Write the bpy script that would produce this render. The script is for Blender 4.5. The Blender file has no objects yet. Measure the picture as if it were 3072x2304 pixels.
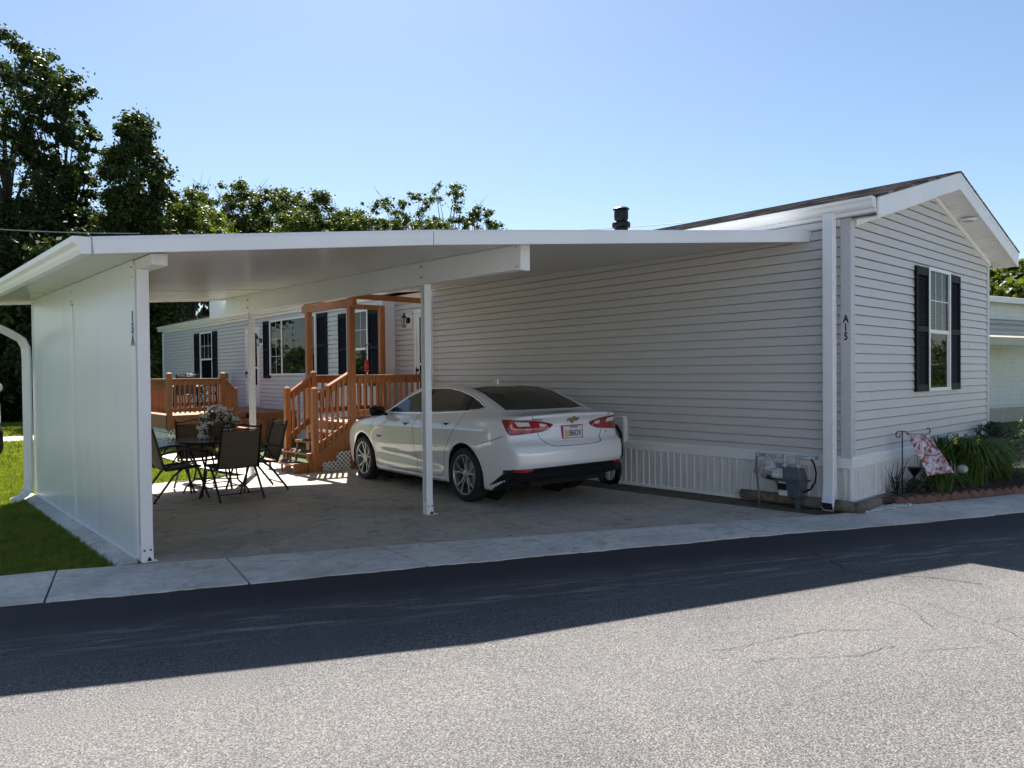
import bpy, math, random
import numpy as np
from mathutils import Vector, Matrix

random.seed(7)
RNG = np.random.default_rng(11)
R = math.radians
scene = bpy.context.scene
COL = scene.collection

# ------------------------------------------------------------------ camera
CAM_H = 1.644
cam_data = bpy.data.cameras.new("camera")
cam = bpy.data.objects.new("camera", cam_data)
COL.objects.link(cam)
_dx = np.array([2414.0, -53.0, 2150.0]); _dx /= np.linalg.norm(_dx)
_dy = np.array([-1916.0, -13.0, 2150.0]); _dy -= _dx * (_dx @ _dy); _dy /= np.linalg.norm(_dy)
_dz = np.cross(_dx, _dy)
if _dz[1] > 0:
    _dz = -_dz
RW = np.array([_dx, _dy, _dz])          # world <- camera (x right, y down, z forward)
m = Matrix(((RW[0][0], -RW[0][1], -RW[0][2], 0),
            (RW[1][0], -RW[1][1], -RW[1][2], 0),
            (RW[2][0], -RW[2][1], -RW[2][2], CAM_H),
            (0, 0, 0, 1)))
cam.matrix_world = m
cam_data.sensor_width = 36.0
cam_data.lens = 2150.0 / 3072.0 * 36.0
cam_data.clip_start = 0.05
cam_data.clip_end = 3000.0
scene.camera = cam

# ------------------------------------------------------------------ light
SUN = Vector((0.385, 0.672, 1.0)).normalized()
elev = math.asin(SUN.z)
azim = math.atan2(SUN.x, SUN.y)
world = bpy.data.worlds.new("World")
scene.world = world
world.use_nodes = True
wn = world.node_tree.nodes; wl = world.node_tree.links
wn.clear()
sky = wn.new("ShaderNodeTexSky")
sky.sky_type = 'NISHITA'
sky.sun_disc = False
sky.sun_elevation = elev
sky.sun_rotation = azim
sky.altitude = 200
sky.air_density = 1.08
sky.dust_density = 0.55
sky.ozone_density = 2.8
bg = wn.new("ShaderNodeBackground"); bg.inputs[1].default_value = 0.057
wo = wn.new("ShaderNodeOutputWorld")
wl.new(sky.outputs[0], bg.inputs[0]); wl.new(bg.outputs[0], wo.inputs[0])

sl = bpy.data.lights.new("sun", 'SUN')
sl.energy = 5.0
sl.angle = R(0.55)
sl.color = (1.0, 0.955, 0.89)
so = bpy.data.objects.new("sun", sl)
so.rotation_euler = SUN.to_track_quat('Z', 'Y').to_euler()
so.location = (20, 30, 40)
COL.objects.link(so)

scene.view_settings.view_transform = 'Standard'
scene.view_settings.look = 'None'
scene.view_settings.exposure = 1.42
scene.view_settings.gamma = 1.0
scene.view_settings.use_curve_mapping = False

# ------------------------------------------------------------------ materials
def new_mat(name):
    mt = bpy.data.materials.new(name); mt.use_nodes = True
    nt = mt.node_tree
    return mt, nt, nt.nodes["Principled BSDF"]

def N(nt, t, **kw):
    n = nt.nodes.new(t)
    for k, v in kw.items():
        setattr(n, k, v)
    return n

def ramp(nt, fac, stops, interp='LINEAR'):
    r = N(nt, "ShaderNodeValToRGB")
    r.color_ramp.interpolation = interp
    el = r.color_ramp.elements
    while len(el) > 1:
        el.remove(el[-1])
    el[0].position = stops[0][0]; el[0].color = (*stops[0][1], 1)
    for p, c in stops[1:]:
        e = el.new(p); e.color = (*c, 1)
    nt.links.new(fac, r.inputs[0])
    return r.outputs[0]

def noise(nt, vec, scale, detail=4, rough=0.6, dist=0.0):
    n = N(nt, "ShaderNodeTexNoise")
    n.inputs['Scale'].default_value = scale
    n.inputs['Detail'].default_value = detail
    n.inputs['Roughness'].default_value = rough
    n.inputs['Distortion'].default_value = dist
    if vec is not None:
        nt.links.new(vec, n.inputs['Vector'])
    return n.outputs[0]

def mix(nt, fac, a, b, mode='MIX'):
    mx = N(nt, "ShaderNodeMix", data_type='RGBA', blend_type=mode)
    for sock, v in ((0, fac), (6, a), (7, b)):
        if hasattr(v, 'links'):
            nt.links.new(v, mx.inputs[sock])
        elif sock == 0:
            mx.inputs[0].default_value = v
        else:
            mx.inputs[sock].default_value = (*v, 1)
    return mx.outputs[2]

def math_(nt, op, a, b=None, clamp=False):
    mn = N(nt, "ShaderNodeMath", operation=op); mn.use_clamp = clamp
    for i, v in enumerate((a, b)):
        if v is None:
            continue
        if hasattr(v, 'links'):
            nt.links.new(v, mn.inputs[i])
        else:
            mn.inputs[i].default_value = v
    return mn.outputs[0]

def geo_pos(nt):
    return N(nt, "ShaderNodeNewGeometry").outputs['Position']

def bump(nt, height, strength, dist=0.01, bsdf=None):
    b = N(nt, "ShaderNodeBump")
    b.inputs['Strength'].default_value = strength
    b.inputs['Distance'].default_value = dist
    nt.links.new(height, b.inputs['Height'])
    if bsdf is not None:
        nt.links.new(b.outputs[0], bsdf.inputs['Normal'])
    return b.outputs[0]

def simple(name, col, rough=0.5, metal=0.0, var=0.06, scale=3.0, bumps=0.0, bscale=60, coat=0.0, spec=0.5, obj=False):
    mt, nt, b = new_mat(name)
    if obj:
        pos = N(nt, "ShaderNodeTexCoord").outputs['Object']
    else:
        pos = geo_pos(nt)
    n = noise(nt, pos, scale, 5, 0.65)
    lo = tuple(c * (1 - var * 1.6) for c in col); hi = tuple(min(1, c * (1 + var * 1.6)) for c in col)
    c = ramp(nt, n, [(0.3, lo), (0.7, hi)])
    nt.links.new(c, b.inputs['Base Color'])
    b.inputs['Roughness'].default_value = rough
    b.inputs['Metallic'].default_value = metal
    b.inputs['Coat Weight'].default_value = coat
    b.inputs['Coat Roughness'].default_value = 0.03
    b.inputs['Specular IOR Level'].default_value = spec
    if bumps > 0:
        bump(nt, noise(nt, pos, bscale, 3, 0.6), bumps, 0.003, b)
    return mt

M = {}
M['white'] = simple("white_painted_metal", (0.78, 0.785, 0.79), 0.38, var=0.03, scale=1.2, bumps=0.05, bscale=30)
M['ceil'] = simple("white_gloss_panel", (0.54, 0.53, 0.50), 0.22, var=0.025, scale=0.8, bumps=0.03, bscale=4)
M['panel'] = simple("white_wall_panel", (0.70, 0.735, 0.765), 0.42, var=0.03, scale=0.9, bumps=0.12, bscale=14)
def m_panel():
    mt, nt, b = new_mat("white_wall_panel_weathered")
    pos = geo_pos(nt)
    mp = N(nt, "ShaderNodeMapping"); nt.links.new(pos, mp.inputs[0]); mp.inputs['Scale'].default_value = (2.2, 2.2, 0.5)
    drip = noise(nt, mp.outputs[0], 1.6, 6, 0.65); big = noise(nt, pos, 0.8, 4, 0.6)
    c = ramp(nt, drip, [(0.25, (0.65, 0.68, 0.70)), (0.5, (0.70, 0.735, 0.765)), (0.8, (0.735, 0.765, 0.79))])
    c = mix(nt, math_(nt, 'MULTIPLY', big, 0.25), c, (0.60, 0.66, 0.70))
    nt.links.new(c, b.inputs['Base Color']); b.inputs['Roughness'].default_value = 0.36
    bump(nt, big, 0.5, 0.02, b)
    return mt
M['panel'] = m_panel()
M['trim'] = simple("white_vinyl_trim", (0.78, 0.785, 0.785), 0.42, var=0.03, scale=2)
M['door'] = simple("white_door_paint", (0.76, 0.76, 0.75), 0.4, var=0.03)
M['black'] = simple("black_plastic", (0.006, 0.006, 0.007), 0.4, var=0.15, spec=0.35)
M['shutter'] = simple("shutter_dark_navy", (0.0055, 0.006, 0.009), 0.6, var=0.15, spec=0.2)
M['iron'] = simple("dark_bronze_tube", (0.016, 0.013, 0.012), 0.38, metal=0.3, var=0.1)
M['rubber'] = simple("tyre_rubber", (0.014, 0.014, 0.015), 0.75, var=0.2, scale=12, bumps=0.3, bscale=120)
M['under'] = simple("dark_underbody", (0.006, 0.006, 0.006), 0.9, var=0.1)
M['chrome'] = simple("chrome_trim", (0.75, 0.75, 0.75), 0.12, metal=1.0, var=0.01)
M['alloy'] = simple("wheel_alloy", (0.42, 0.43, 0.44), 0.32, metal=0.85, var=0.04, scale=8)
M['brass'] = simple("brass", (0.55, 0.40, 0.16), 0.35, metal=0.8, var=0.1)
M['red'] = simple("red_feeder", (0.45, 0.02, 0.02), 0.3, var=0.1)
M['bark'] = simple("bark", (0.045, 0.037, 0.03), 0.9, var=0.3, scale=8, bumps=0.8, bscale=25)
M['twig'] = simple("pale_bare_wood", (0.20, 0.17, 0.14), 0.9, var=0.2, scale=6)
M['meter'] = simple("meter_grey_paint", (0.075, 0.10, 0.12), 0.5, var=0.12, scale=14, bumps=0.15)
M['galv'] = simple("weathered_grey_pipe", (0.42, 0.44, 0.45), 0.55, var=0.25, scale=25, bumps=0.3)
M['sling'] = simple("tan_sling_fabric", (0.12, 0.088, 0.055), 0.85, var=0.12, scale=40, bumps=0.3, bscale=300)
M['vase'] = simple("brown_wicker", (0.16, 0.09, 0.05), 0.8, var=0.3, scale=40, bumps=0.8, bscale=80)
M['petal'] = simple("white_petals", (0.78, 0.76, 0.74), 0.7, var=0.05)
M['yellow'] = simple("yellow_petals", (0.75, 0.62, 0.05), 0.6, var=0.08)
M['gravel'] = simple("white_gravel", (0.55, 0.55, 0.55), 0.8, var=0.35, scale=30)
M['mulch'] = simple("dark_mulch", (0.045, 0.03, 0.022), 0.95, var=0.4, scale=30, bumps=1.0, bscale=60)
M['edging'] = simple("red_scalloped_brick", (0.155, 0.085, 0.066), 0.9, var=0.35, scale=14, bumps=0.6, bscale=60)
M['dirt'] = simple("brown_grit", (0.11, 0.09, 0.065), 0.95, var=0.3, scale=9, bumps=0.7, bscale=70)
M['mat'] = simple("stair_mat", (0.06, 0.052, 0.045), 0.95, var=0.6, scale=18)
M['navy'] = simple("grey_roof_far", (0.06, 0.07, 0.09), 0.9, var=0.3, scale=9)
M['tan'] = simple("tan_skirting", (0.46, 0.42, 0.33), 0.6, var=0.08)
M['cream'] = simple("cream_siding", (0.74, 0.73, 0.70), 0.5, var=0.04)
M['grey_metal'] = simple("grey_metal", (0.35, 0.35, 0.34), 0.5, metal=0.2, var=0.1)
M['marker'] = simple("rust_red_pole", (0.16, 0.05, 0.04), 0.7, var=0.2)
M['letter'] = simple("black_letters", (0.01, 0.01, 0.011), 0.4, var=0.0)
M['text_grey'] = simple("dark_chrome_letters", (0.18, 0.18, 0.19), 0.3, metal=0.5, var=0.0)
M['gold'] = simple("gold_emblem", (0.62, 0.42, 0.12), 0.3, metal=0.7, var=0.03)
M['plate'] = simple("plate_white", (0.62, 0.60, 0.60), 0.5, var=0.05)
M['maroon'] = simple("plate_maroon", (0.30, 0.05, 0.09), 0.45, var=0.05)
M['lampwhite'] = simple("reverse_lens", (0.62, 0.62, 0.62), 0.12, var=0.1, scale=40, coat=1.0)
M['globe'] = simple("frosted_solar_globe", (0.42, 0.45, 0.45), 0.25, var=0.35, scale=45)
M['straw'] = simple("wreath_twigs", (0.10, 0.08, 0.06), 0.9, var=0.4, scale=30)

def m_siding(name, col):
    mt, nt, b = new_mat(name)
    pos = geo_pos(nt)
    mp = N(nt, "ShaderNodeMapping"); nt.links.new(pos, mp.inputs[0]); mp.inputs['Scale'].default_value = (1.5, 1.5, 30)
    n = noise(nt, mp.outputs[0], 3.0, 5, 0.6)
    n2 = noise(nt, pos, 0.7, 4, 0.6)
    lo = tuple(c * 0.93 for c in col); hi = tuple(c * 1.05 for c in col)
    c = ramp(nt, n, [(0.3, lo), (0.7, hi)])
    c = mix(nt, math_(nt, 'MULTIPLY', n2, 0.35), c, tuple(x * 0.82 for x in col))
    nt.links.new(c, b.inputs['Base Color'])
    b.inputs['Roughness'].default_value = 0.5
    bump(nt, n, 0.18, 0.002, b)
    return mt
M['siding'] = m_siding("vinyl_lap_siding", (0.59, 0.578, 0.565))
M['corner'] = m_siding("vinyl_corner_post", (0.53, 0.53, 0.55))

def m_skirt():
    mt, nt, b = new_mat("vinyl_skirting")
    pos = geo_pos(nt)
    mp = N(nt, "ShaderNodeMapping"); nt.links.new(pos, mp.inputs[0]); mp.inputs['Scale'].default_value = (14, 14, 0.8)
    n = noise(nt, mp.outputs[0], 2.0, 6, 0.7)
    sep = N(nt, "ShaderNodeSeparateXYZ"); nt.links.new(pos, sep.inputs[0])
    c = ramp(nt, n, [(0.30, (0.42, 0.40, 0.37)), (0.42, (0.62, 0.62, 0.60)), (0.75, (0.70, 0.71, 0.71))])
    nt.links.new(c, b.inputs['Base Color']); b.inputs['Roughness'].default_value = 0.5
    return mt
M['skirt'] = m_skirt()

def m_concrete(name, base, dark, seed=0.0):
    mt, nt, b = new_mat(name)
    pos = geo_pos(nt)
    mp = N(nt, "ShaderNodeMapping"); nt.links.new(pos, mp.inputs[0]); mp.inputs['Location'].default_value = (seed, seed * 2, 0)
    p = mp.outputs[0]
    big = noise(nt, p, 0.9, 6, 0.62, 0.6)
    fine = noise(nt, p, 190, 3, 0.75)
    mid = noise(nt, p, 9, 6, 0.7)
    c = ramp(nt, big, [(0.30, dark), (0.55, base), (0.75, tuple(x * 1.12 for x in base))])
    c = mix(nt, 0.75, c, ramp(nt, mid, [(0.3, (0.74, 0.74, 0.74)), (0.7, (1.12, 1.12, 1.1))]), 'MULTIPLY')
    c = mix(nt, 0.8, c, ramp(nt, fine, [(0.3, (0.72, 0.72, 0.72)), (0.68, (1.2, 1.2, 1.2))]), 'MULTIPLY')
    st = noise(nt, p, 3.2, 3, 0.5, 1.5)
    c = mix(nt, ramp(nt, st, [(0.56, (0, 0, 0)), (0.72, (0.65, 0.65, 0.65))]), c, tuple(x * 0.60 for x in dark))
    hair = noise(nt, p, 1.7, 2, 0.5, 3.0)
    c = mix(nt, ramp(nt, hair, [(0.492, (0, 0, 0)), (0.498, (0.45, 0.45, 0.45)), (0.502, (0.45, 0.45, 0.45)), (0.508, (0, 0, 0))]), c, tuple(x * 0.5 for x in dark))
    nt.links.new(c, b.inputs['Base Color'])
    b.inputs['Roughness'].default_value = 0.85
    bump(nt, fine, 0.25, 0.002, b)
    return mt
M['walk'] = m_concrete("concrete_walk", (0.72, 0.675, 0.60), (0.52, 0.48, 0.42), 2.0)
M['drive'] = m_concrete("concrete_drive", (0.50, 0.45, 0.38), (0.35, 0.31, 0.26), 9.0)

def m_asphalt():
    mt, nt, b = new_mat("asphalt_sealed")
    pos = geo_pos(nt)
    sep = N(nt, "ShaderNodeSeparateXYZ"); nt.links.new(pos, sep.inputs[0])
    # distance from the kerb line, measured square to the road
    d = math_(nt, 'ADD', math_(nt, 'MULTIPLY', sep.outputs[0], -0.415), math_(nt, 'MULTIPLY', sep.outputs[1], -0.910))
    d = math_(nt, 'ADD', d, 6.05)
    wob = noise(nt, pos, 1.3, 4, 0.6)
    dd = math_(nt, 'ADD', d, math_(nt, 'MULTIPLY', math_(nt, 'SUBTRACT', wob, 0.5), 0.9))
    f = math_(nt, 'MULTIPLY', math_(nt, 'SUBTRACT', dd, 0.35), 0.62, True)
    grit = noise(nt, pos, 105, 4, 0.70)
    grit2 = noise(nt, pos, 175, 2, 0.7)
    vor = N(nt, "ShaderNodeTexVoronoi"); vor.inputs['Scale'].default_value = 150; nt.links.new(pos, vor.inputs['Vector'])
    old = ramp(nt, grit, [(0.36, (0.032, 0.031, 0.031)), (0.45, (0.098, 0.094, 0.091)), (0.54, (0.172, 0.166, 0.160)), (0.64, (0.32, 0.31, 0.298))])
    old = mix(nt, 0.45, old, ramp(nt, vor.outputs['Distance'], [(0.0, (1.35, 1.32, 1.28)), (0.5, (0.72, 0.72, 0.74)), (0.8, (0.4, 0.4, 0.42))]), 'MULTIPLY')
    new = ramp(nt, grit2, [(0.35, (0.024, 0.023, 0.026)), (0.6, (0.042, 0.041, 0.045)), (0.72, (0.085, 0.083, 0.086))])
    patch = noise(nt, pos, 0.45, 5, 0.6, 0.8)
    lane = N(nt, "ShaderNodeMath", operation='SINE'); nt.links.new(math_(nt, 'MULTIPLY', d, 3.1), lane.inputs[0])
    old = mix(nt, 0.10, old, mix(nt, math_(nt, 'ADD', math_(nt, 'MULTIPLY', lane.outputs[0], 0.5), 0.5), (0.05, 0.05, 0.055), (0.26, 0.25, 0.24)))
    stain = noise(nt, pos, 1.1, 5, 0.7, 0.5)
    old = mix(nt, ramp(nt, stain, [(0.63, (0, 0, 0)), (0.72, (0.35, 0.35, 0.35))]), old, (0.05, 0.05, 0.055))
    old = mix(nt, 0.8, old, ramp(nt, patch, [(0.32, (0.80, 0.80, 0.82)), (0.65, (1.12, 1.10, 1.07))]), 'MULTIPLY')
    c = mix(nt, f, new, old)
    sc = noise(nt, pos, 5.0, 8, 0.78, 0.4)
    mp = N(nt, "ShaderNodeMapping"); nt.links.new(pos, mp.inputs[0]); mp.vector_type = 'TEXTURE'; mp.inputs['Rotation'].default_value = (0, 0, R(-24.5)); mp.inputs['Scale'].default_value = (2.6, 0.30, 1)
    streak = noise(nt, mp.outputs[0], 3.0, 9, 0.75, 0.3)
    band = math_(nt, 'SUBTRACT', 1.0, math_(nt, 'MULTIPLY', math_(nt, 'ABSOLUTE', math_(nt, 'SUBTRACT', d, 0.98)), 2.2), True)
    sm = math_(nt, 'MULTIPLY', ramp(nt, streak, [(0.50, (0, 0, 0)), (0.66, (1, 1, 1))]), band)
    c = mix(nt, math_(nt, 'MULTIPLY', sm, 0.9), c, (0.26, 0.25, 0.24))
    sp = ramp(nt, sc, [(0.66, (0, 0, 0)), (0.74, (0.5, 0.5, 0.5))])
    c = mix(nt, sp, c, (0.13, 0.13, 0.13))
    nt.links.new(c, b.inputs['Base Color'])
    b.inputs['Roughness'].default_value = 0.88
    b.inputs['Specular IOR Level'].default_value = 0.3
    hh = math_(nt, 'ADD', math_(nt, 'MULTIPLY', grit, f), math_(nt, 'MULTIPLY', grit2, 0.3))
    bump(nt, hh, 0.55, 0.006, b)
    return mt
M['asphalt'] = m_asphalt()

def m_grass_ground():
    mt, nt, b = new_mat("lawn_soil")
    pos = geo_pos(nt)
    n = noise(nt, pos, 1.6, 6, 0.7); n2 = noise(nt, pos, 55, 3, 0.7)
    c = ramp(nt, n, [(0.3, (0.045, 0.078, 0.014)), (0.6, (0.082, 0.125, 0.024)), (0.8, (0.12, 0.145, 0.045))])
    c = mix(nt, 0.8, c, ramp(nt, n2, [(0.3, (0.45, 0.45, 0.45)), (0.7, (1.35, 1.35, 1.3))]), 'MULTIPLY')
    nt.links.new(c, b.inputs['Base Color']); b.inputs['Roughness'].default_value = 0.95
    bump(nt, n2, 0.9, 0.02, b)
    return mt
M['lawn'] = m_grass_ground()

def m_leaf(name, dark, light, trans=0.35, scale=0.9, rough=0.55):
    mt, nt, b = new_mat(name)
    pos = geo_pos(nt)
    n = noise(nt, pos, scale, 3, 0.6); n2 = noise(nt, pos, 14.0, 2, 0.6)
    f = math_(nt, 'ADD', math_(nt, 'MULTIPLY', n, 0.5), math_(nt, 'MULTIPLY', n2, 0.5))
    c = ramp(nt, f, [(0.36, dark), (0.62, light)])
    nt.links.new(c, b.inputs['Base Color']); b.inputs['Roughness'].default_value = rough
    b.inputs['Specular IOR Level'].default_value = 0.35
    tr = N(nt, "ShaderNodeBsdfTranslucent")
    c2 = mix(nt, 1.0, c, (1.5, 1.45, 0.55), 'MULTIPLY'); nt.links.new(c2, tr.inputs[0])
    ms = N(nt, "ShaderNodeMixShader"); ms.inputs[0].default_value = trans
    nt.links.new(b.outputs[0], ms.inputs[1]); nt.links.new(tr.outputs[0], ms.inputs[2])
    nt.links.new(ms.outputs[0], nt.nodes["Material Output"].inputs[0])
    return mt
M['leaf_dark'] = m_leaf("leaf_dark", (0.016, 0.030, 0.008), (0.050, 0.078, 0.016), 0.28)
M['leaf_mid'] = m_leaf("leaf_mid", (0.032, 0.050, 0.012), (0.085, 0.115, 0.026), 0.35)
M['leaf_light'] = m_leaf("leaf_light", (0.055, 0.080, 0.016), (0.13, 0.165, 0.034), 0.4)
M['leaf_lily'] = m_leaf("leaf_lily", (0.045, 0.085, 0.016), (0.12, 0.185, 0.035), 0.3, 6.0)
M['leaf_grass'] = m_leaf("grass_blade", (0.085, 0.13, 0.018), (0.21, 0.25, 0.045), 0.42, 3.5)
M['leaf_shrub'] = m_leaf("leaf_shrub", (0.018, 0.032, 0.014), (0.05, 0.075, 0.03), 0.2, 5.0)

def m_wood():
    mt, nt, b = new_mat("orange_stained_wood")
    tc = geo_pos(nt)
    mp = N(nt, "ShaderNodeMapping"); nt.links.new(tc, mp.inputs[0]); mp.inputs['Scale'].default_value = (9, 9, 1.6)
    n = noise(nt, mp.outputs[0], 3.0, 6, 0.7, 1.2); n2 = noise(nt, tc, 1.6, 4, 0.6)
    c = ramp(nt, n, [(0.25, (0.22, 0.070, 0.020)), (0.5, (0.34, 0.125, 0.036)), (0.75, (0.43, 0.18, 0.065))])
    c = mix(nt, math_(nt, 'MULTIPLY', n2, 0.35), c, (0.20, 0.085, 0.04))
    oi = N(nt, "ShaderNodeObjectInfo")
    c = mix(nt, 0.55, c, ramp(nt, oi.outputs['Random'], [(0, (0.72, 0.68, 0.66)), (0.5, (1.0, 1.0, 1.0)), (1, (1.18, 1.15, 1.1))]), 'MULTIPLY')
    nt.links.new(c, b.inputs['Base Color']); b.inputs['Roughness'].default_value = 0.55
    bump(nt, n, 0.3, 0.003, b)
    return mt
M['wood'] = m_wood()
M['log'] = simple("weathered_timber", (0.15, 0.13, 0.10), 0.9, var=0.4, scale=7, bumps=0.8, bscale=40)

def m_shingle():
    mt, nt, b = new_mat("asphalt_shingles")
    pos = geo_pos(nt)
    sep = N(nt, "ShaderNodeSeparateXYZ"); nt.links.new(pos, sep.inputs[0])
    row = math_(nt, 'FLOOR', math_(nt, 'DIVIDE', sep.outputs[0], 0.14))
    ysh = math_(nt, 'ADD', math_(nt, 'DIVIDE', sep.outputs[1], 0.21), math_(nt, 'MULTIPLY', row, 0.37))
    tab = math_(nt, 'FLOOR', ysh)
    cmb = N(nt, "ShaderNodeCombineXYZ"); nt.links.new(row, cmb.inputs[0]); nt.links.new(tab, cmb.inputs[1])
    wn_ = N(nt, "ShaderNodeTexWhiteNoise"); nt.links.new(cmb.outputs[0], wn_.inputs['Vector'])
    c = ramp(nt, wn_.outputs[0], [(0.0, (0.055, 0.048, 0.045)), (0.4, (0.12, 0.10, 0.09)), (0.7, (0.19, 0.165, 0.155)), (1.0, (0.26, 0.22, 0.20))])
    c = mix(nt, 0.8, c, ramp(nt, noise(nt, pos, 120, 2, 0.7), [(0.3, (0.6, 0.6, 0.6)), (0.7, (1.3, 1.3, 1.3))]), 'MULTIPLY')
    nt.links.new(c, b.inputs['Base Color']); b.inputs['Roughness'].default_value = 0.95
    return mt
M['shingle'] = m_shingle()

def m_glass(name, tint=(0.35, 0.40, 0.40), trans=0.35, rough=0.02, base=(0.01, 0.012, 0.012)):
    mt, nt, b = new_mat(name)
    b.inputs['Base Color'].default_value = (*base, 1); b.inputs['Roughness'].default_value = rough
    b.inputs['Specular IOR Level'].default_value = 0.8
    b.inputs['IOR'].default_value = 1.6
    pos = geo_pos(nt)
    bump(nt, noise(nt, pos, 2.3, 1, 0.4), 0.05, 0.02, b)
    tr = N(nt, "ShaderNodeBsdfTransparent"); tr.inputs[0].default_value = (*tint, 1)
    ms = N(nt, "ShaderNodeMixShader"); ms.inputs[0].default_value = trans
    nt.links.new(b.outputs[0], ms.inputs[1]); nt.links.new(tr.outputs[0], ms.inputs[2])
    nt.links.new(ms.outputs[0], nt.nodes["Material Output"].inputs[0])
    return mt
M['pane'] = m_glass("window_glass", (0.75, 0.8, 0.78), 0.55)
M['carglass'] = m_glass("car_tinted_glass", (0.40, 0.44, 0.42), 0.40)
M['tabletop'] = simple("smoked_table_glass", (0.16, 0.185, 0.185), 0.12, var=0.05, spec=0.9)
M['blind'] = simple("window_blind", (0.60, 0.60, 0.56), 0.7, var=0.05)
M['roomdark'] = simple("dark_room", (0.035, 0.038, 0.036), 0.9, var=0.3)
M['curtain'] = simple("grey_green_curtain", (0.14, 0.16, 0.15), 0.9, var=0.2, scale=7)

def m_paint():
    mt, nt, b = new_mat("white_car_paint")
    b.inputs['Base Color'].default_value = (0.74, 0.745, 0.74, 1)
    b.inputs['Roughness'].default_value = 0.45
    b.inputs['Coat Weight'].default_value = 1.0
    b.inputs['Coat Roughness'].default_value = 0.02
    b.inputs['Coat IOR'].default_value = 1.75
    return mt
M['paint'] = m_paint()
def m_tail():
    mt, nt, b = new_mat("red_tail_lens")
    pos = N(nt, "ShaderNodeTexCoord").outputs['Object']
    n = noise(nt, pos, 14, 2, 0.5)
    c = ramp(nt, n, [(0.35, (0.12, 0.004, 0.006)), (0.6, (0.42, 0.012, 0.016))])
    nt.links.new(c, b.inputs['Base Color'])
    b.inputs['Roughness'].default_value = 0.15; b.inputs['Coat Weight'].default_value = 1.0
    return mt
M['tail'] = m_tail()

def m_flag():
    mt, nt, b = new_mat("printed_flag_cloth")
    pos = N(nt, "ShaderNodeTexCoord").outputs['Object']
    v = N(nt, "ShaderNodeTexVoronoi"); v.inputs['Scale'].default_value = 7.0
    mp = N(nt, "ShaderNodeMapping"); nt.links.new(pos, mp.inputs[0])
    nt.links.new(mp.outputs[0], v.inputs['Vector'])
    n = noise(nt, pos, 6.0, 3, 0.6, 2.5)
    c = ramp(nt, n, [(0.34, (0.10, 0.035, 0.045)), (0.43, (0.30, 0.10, 0.12)), (0.50, (0.42, 0.35, 0.38)), (0.57, (0.70, 0.66, 0.68)), (0.66, (0.28, 0.26, 0.36)), (0.75, (0.60, 0.58, 0.60))])
    sep = N(nt, "ShaderNodeSeparateXYZ"); nt.links.new(pos, sep.inputs[0])
    low = math_(nt, 'MULTIPLY', math_(nt, 'SUBTRACT', -0.30, sep.outputs[2]), 14, True)
    c = mix(nt, low, c, (0.55, 0.50, 0.51))
    c = mix(nt, ramp(nt, v.outputs['Distance'], [(0.13, (1, 1, 1)), (0.2, (0, 0, 0))]), c, (0.62, 0.30, 0.20))
    nt.links.new(c, b.inputs['Base Color']); b.inputs['Roughness'].default_value = 0.8
    return mt
M['flag'] = m_flag()

# ------------------------------------------------------------------ mesh helpers
def tag(o, label=None, cat=None, group=None, kind=None):
    if label: o["label"] = label
    if cat: o["category"] = cat
    if group: o["group"] = group
    if kind: o["kind"] = kind
    return o

def thing(name, label, cat, loc=(0, 0, 0), rotz=0.0, group=None):
    o = bpy.data.objects.new(name, None); COL.objects.link(o)
    o.empty_display_size = 0.2
    o.location = loc; o.rotation_euler = (0, 0, rotz)
    return tag(o, label, cat, group)

def copy_tree(o, parent=None):
    c = o.copy(); COL.objects.link(c)
    if parent is not None:
        c.parent = parent
    for ch in list(o.children):
        copy_tree(ch, c)
    return c

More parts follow.
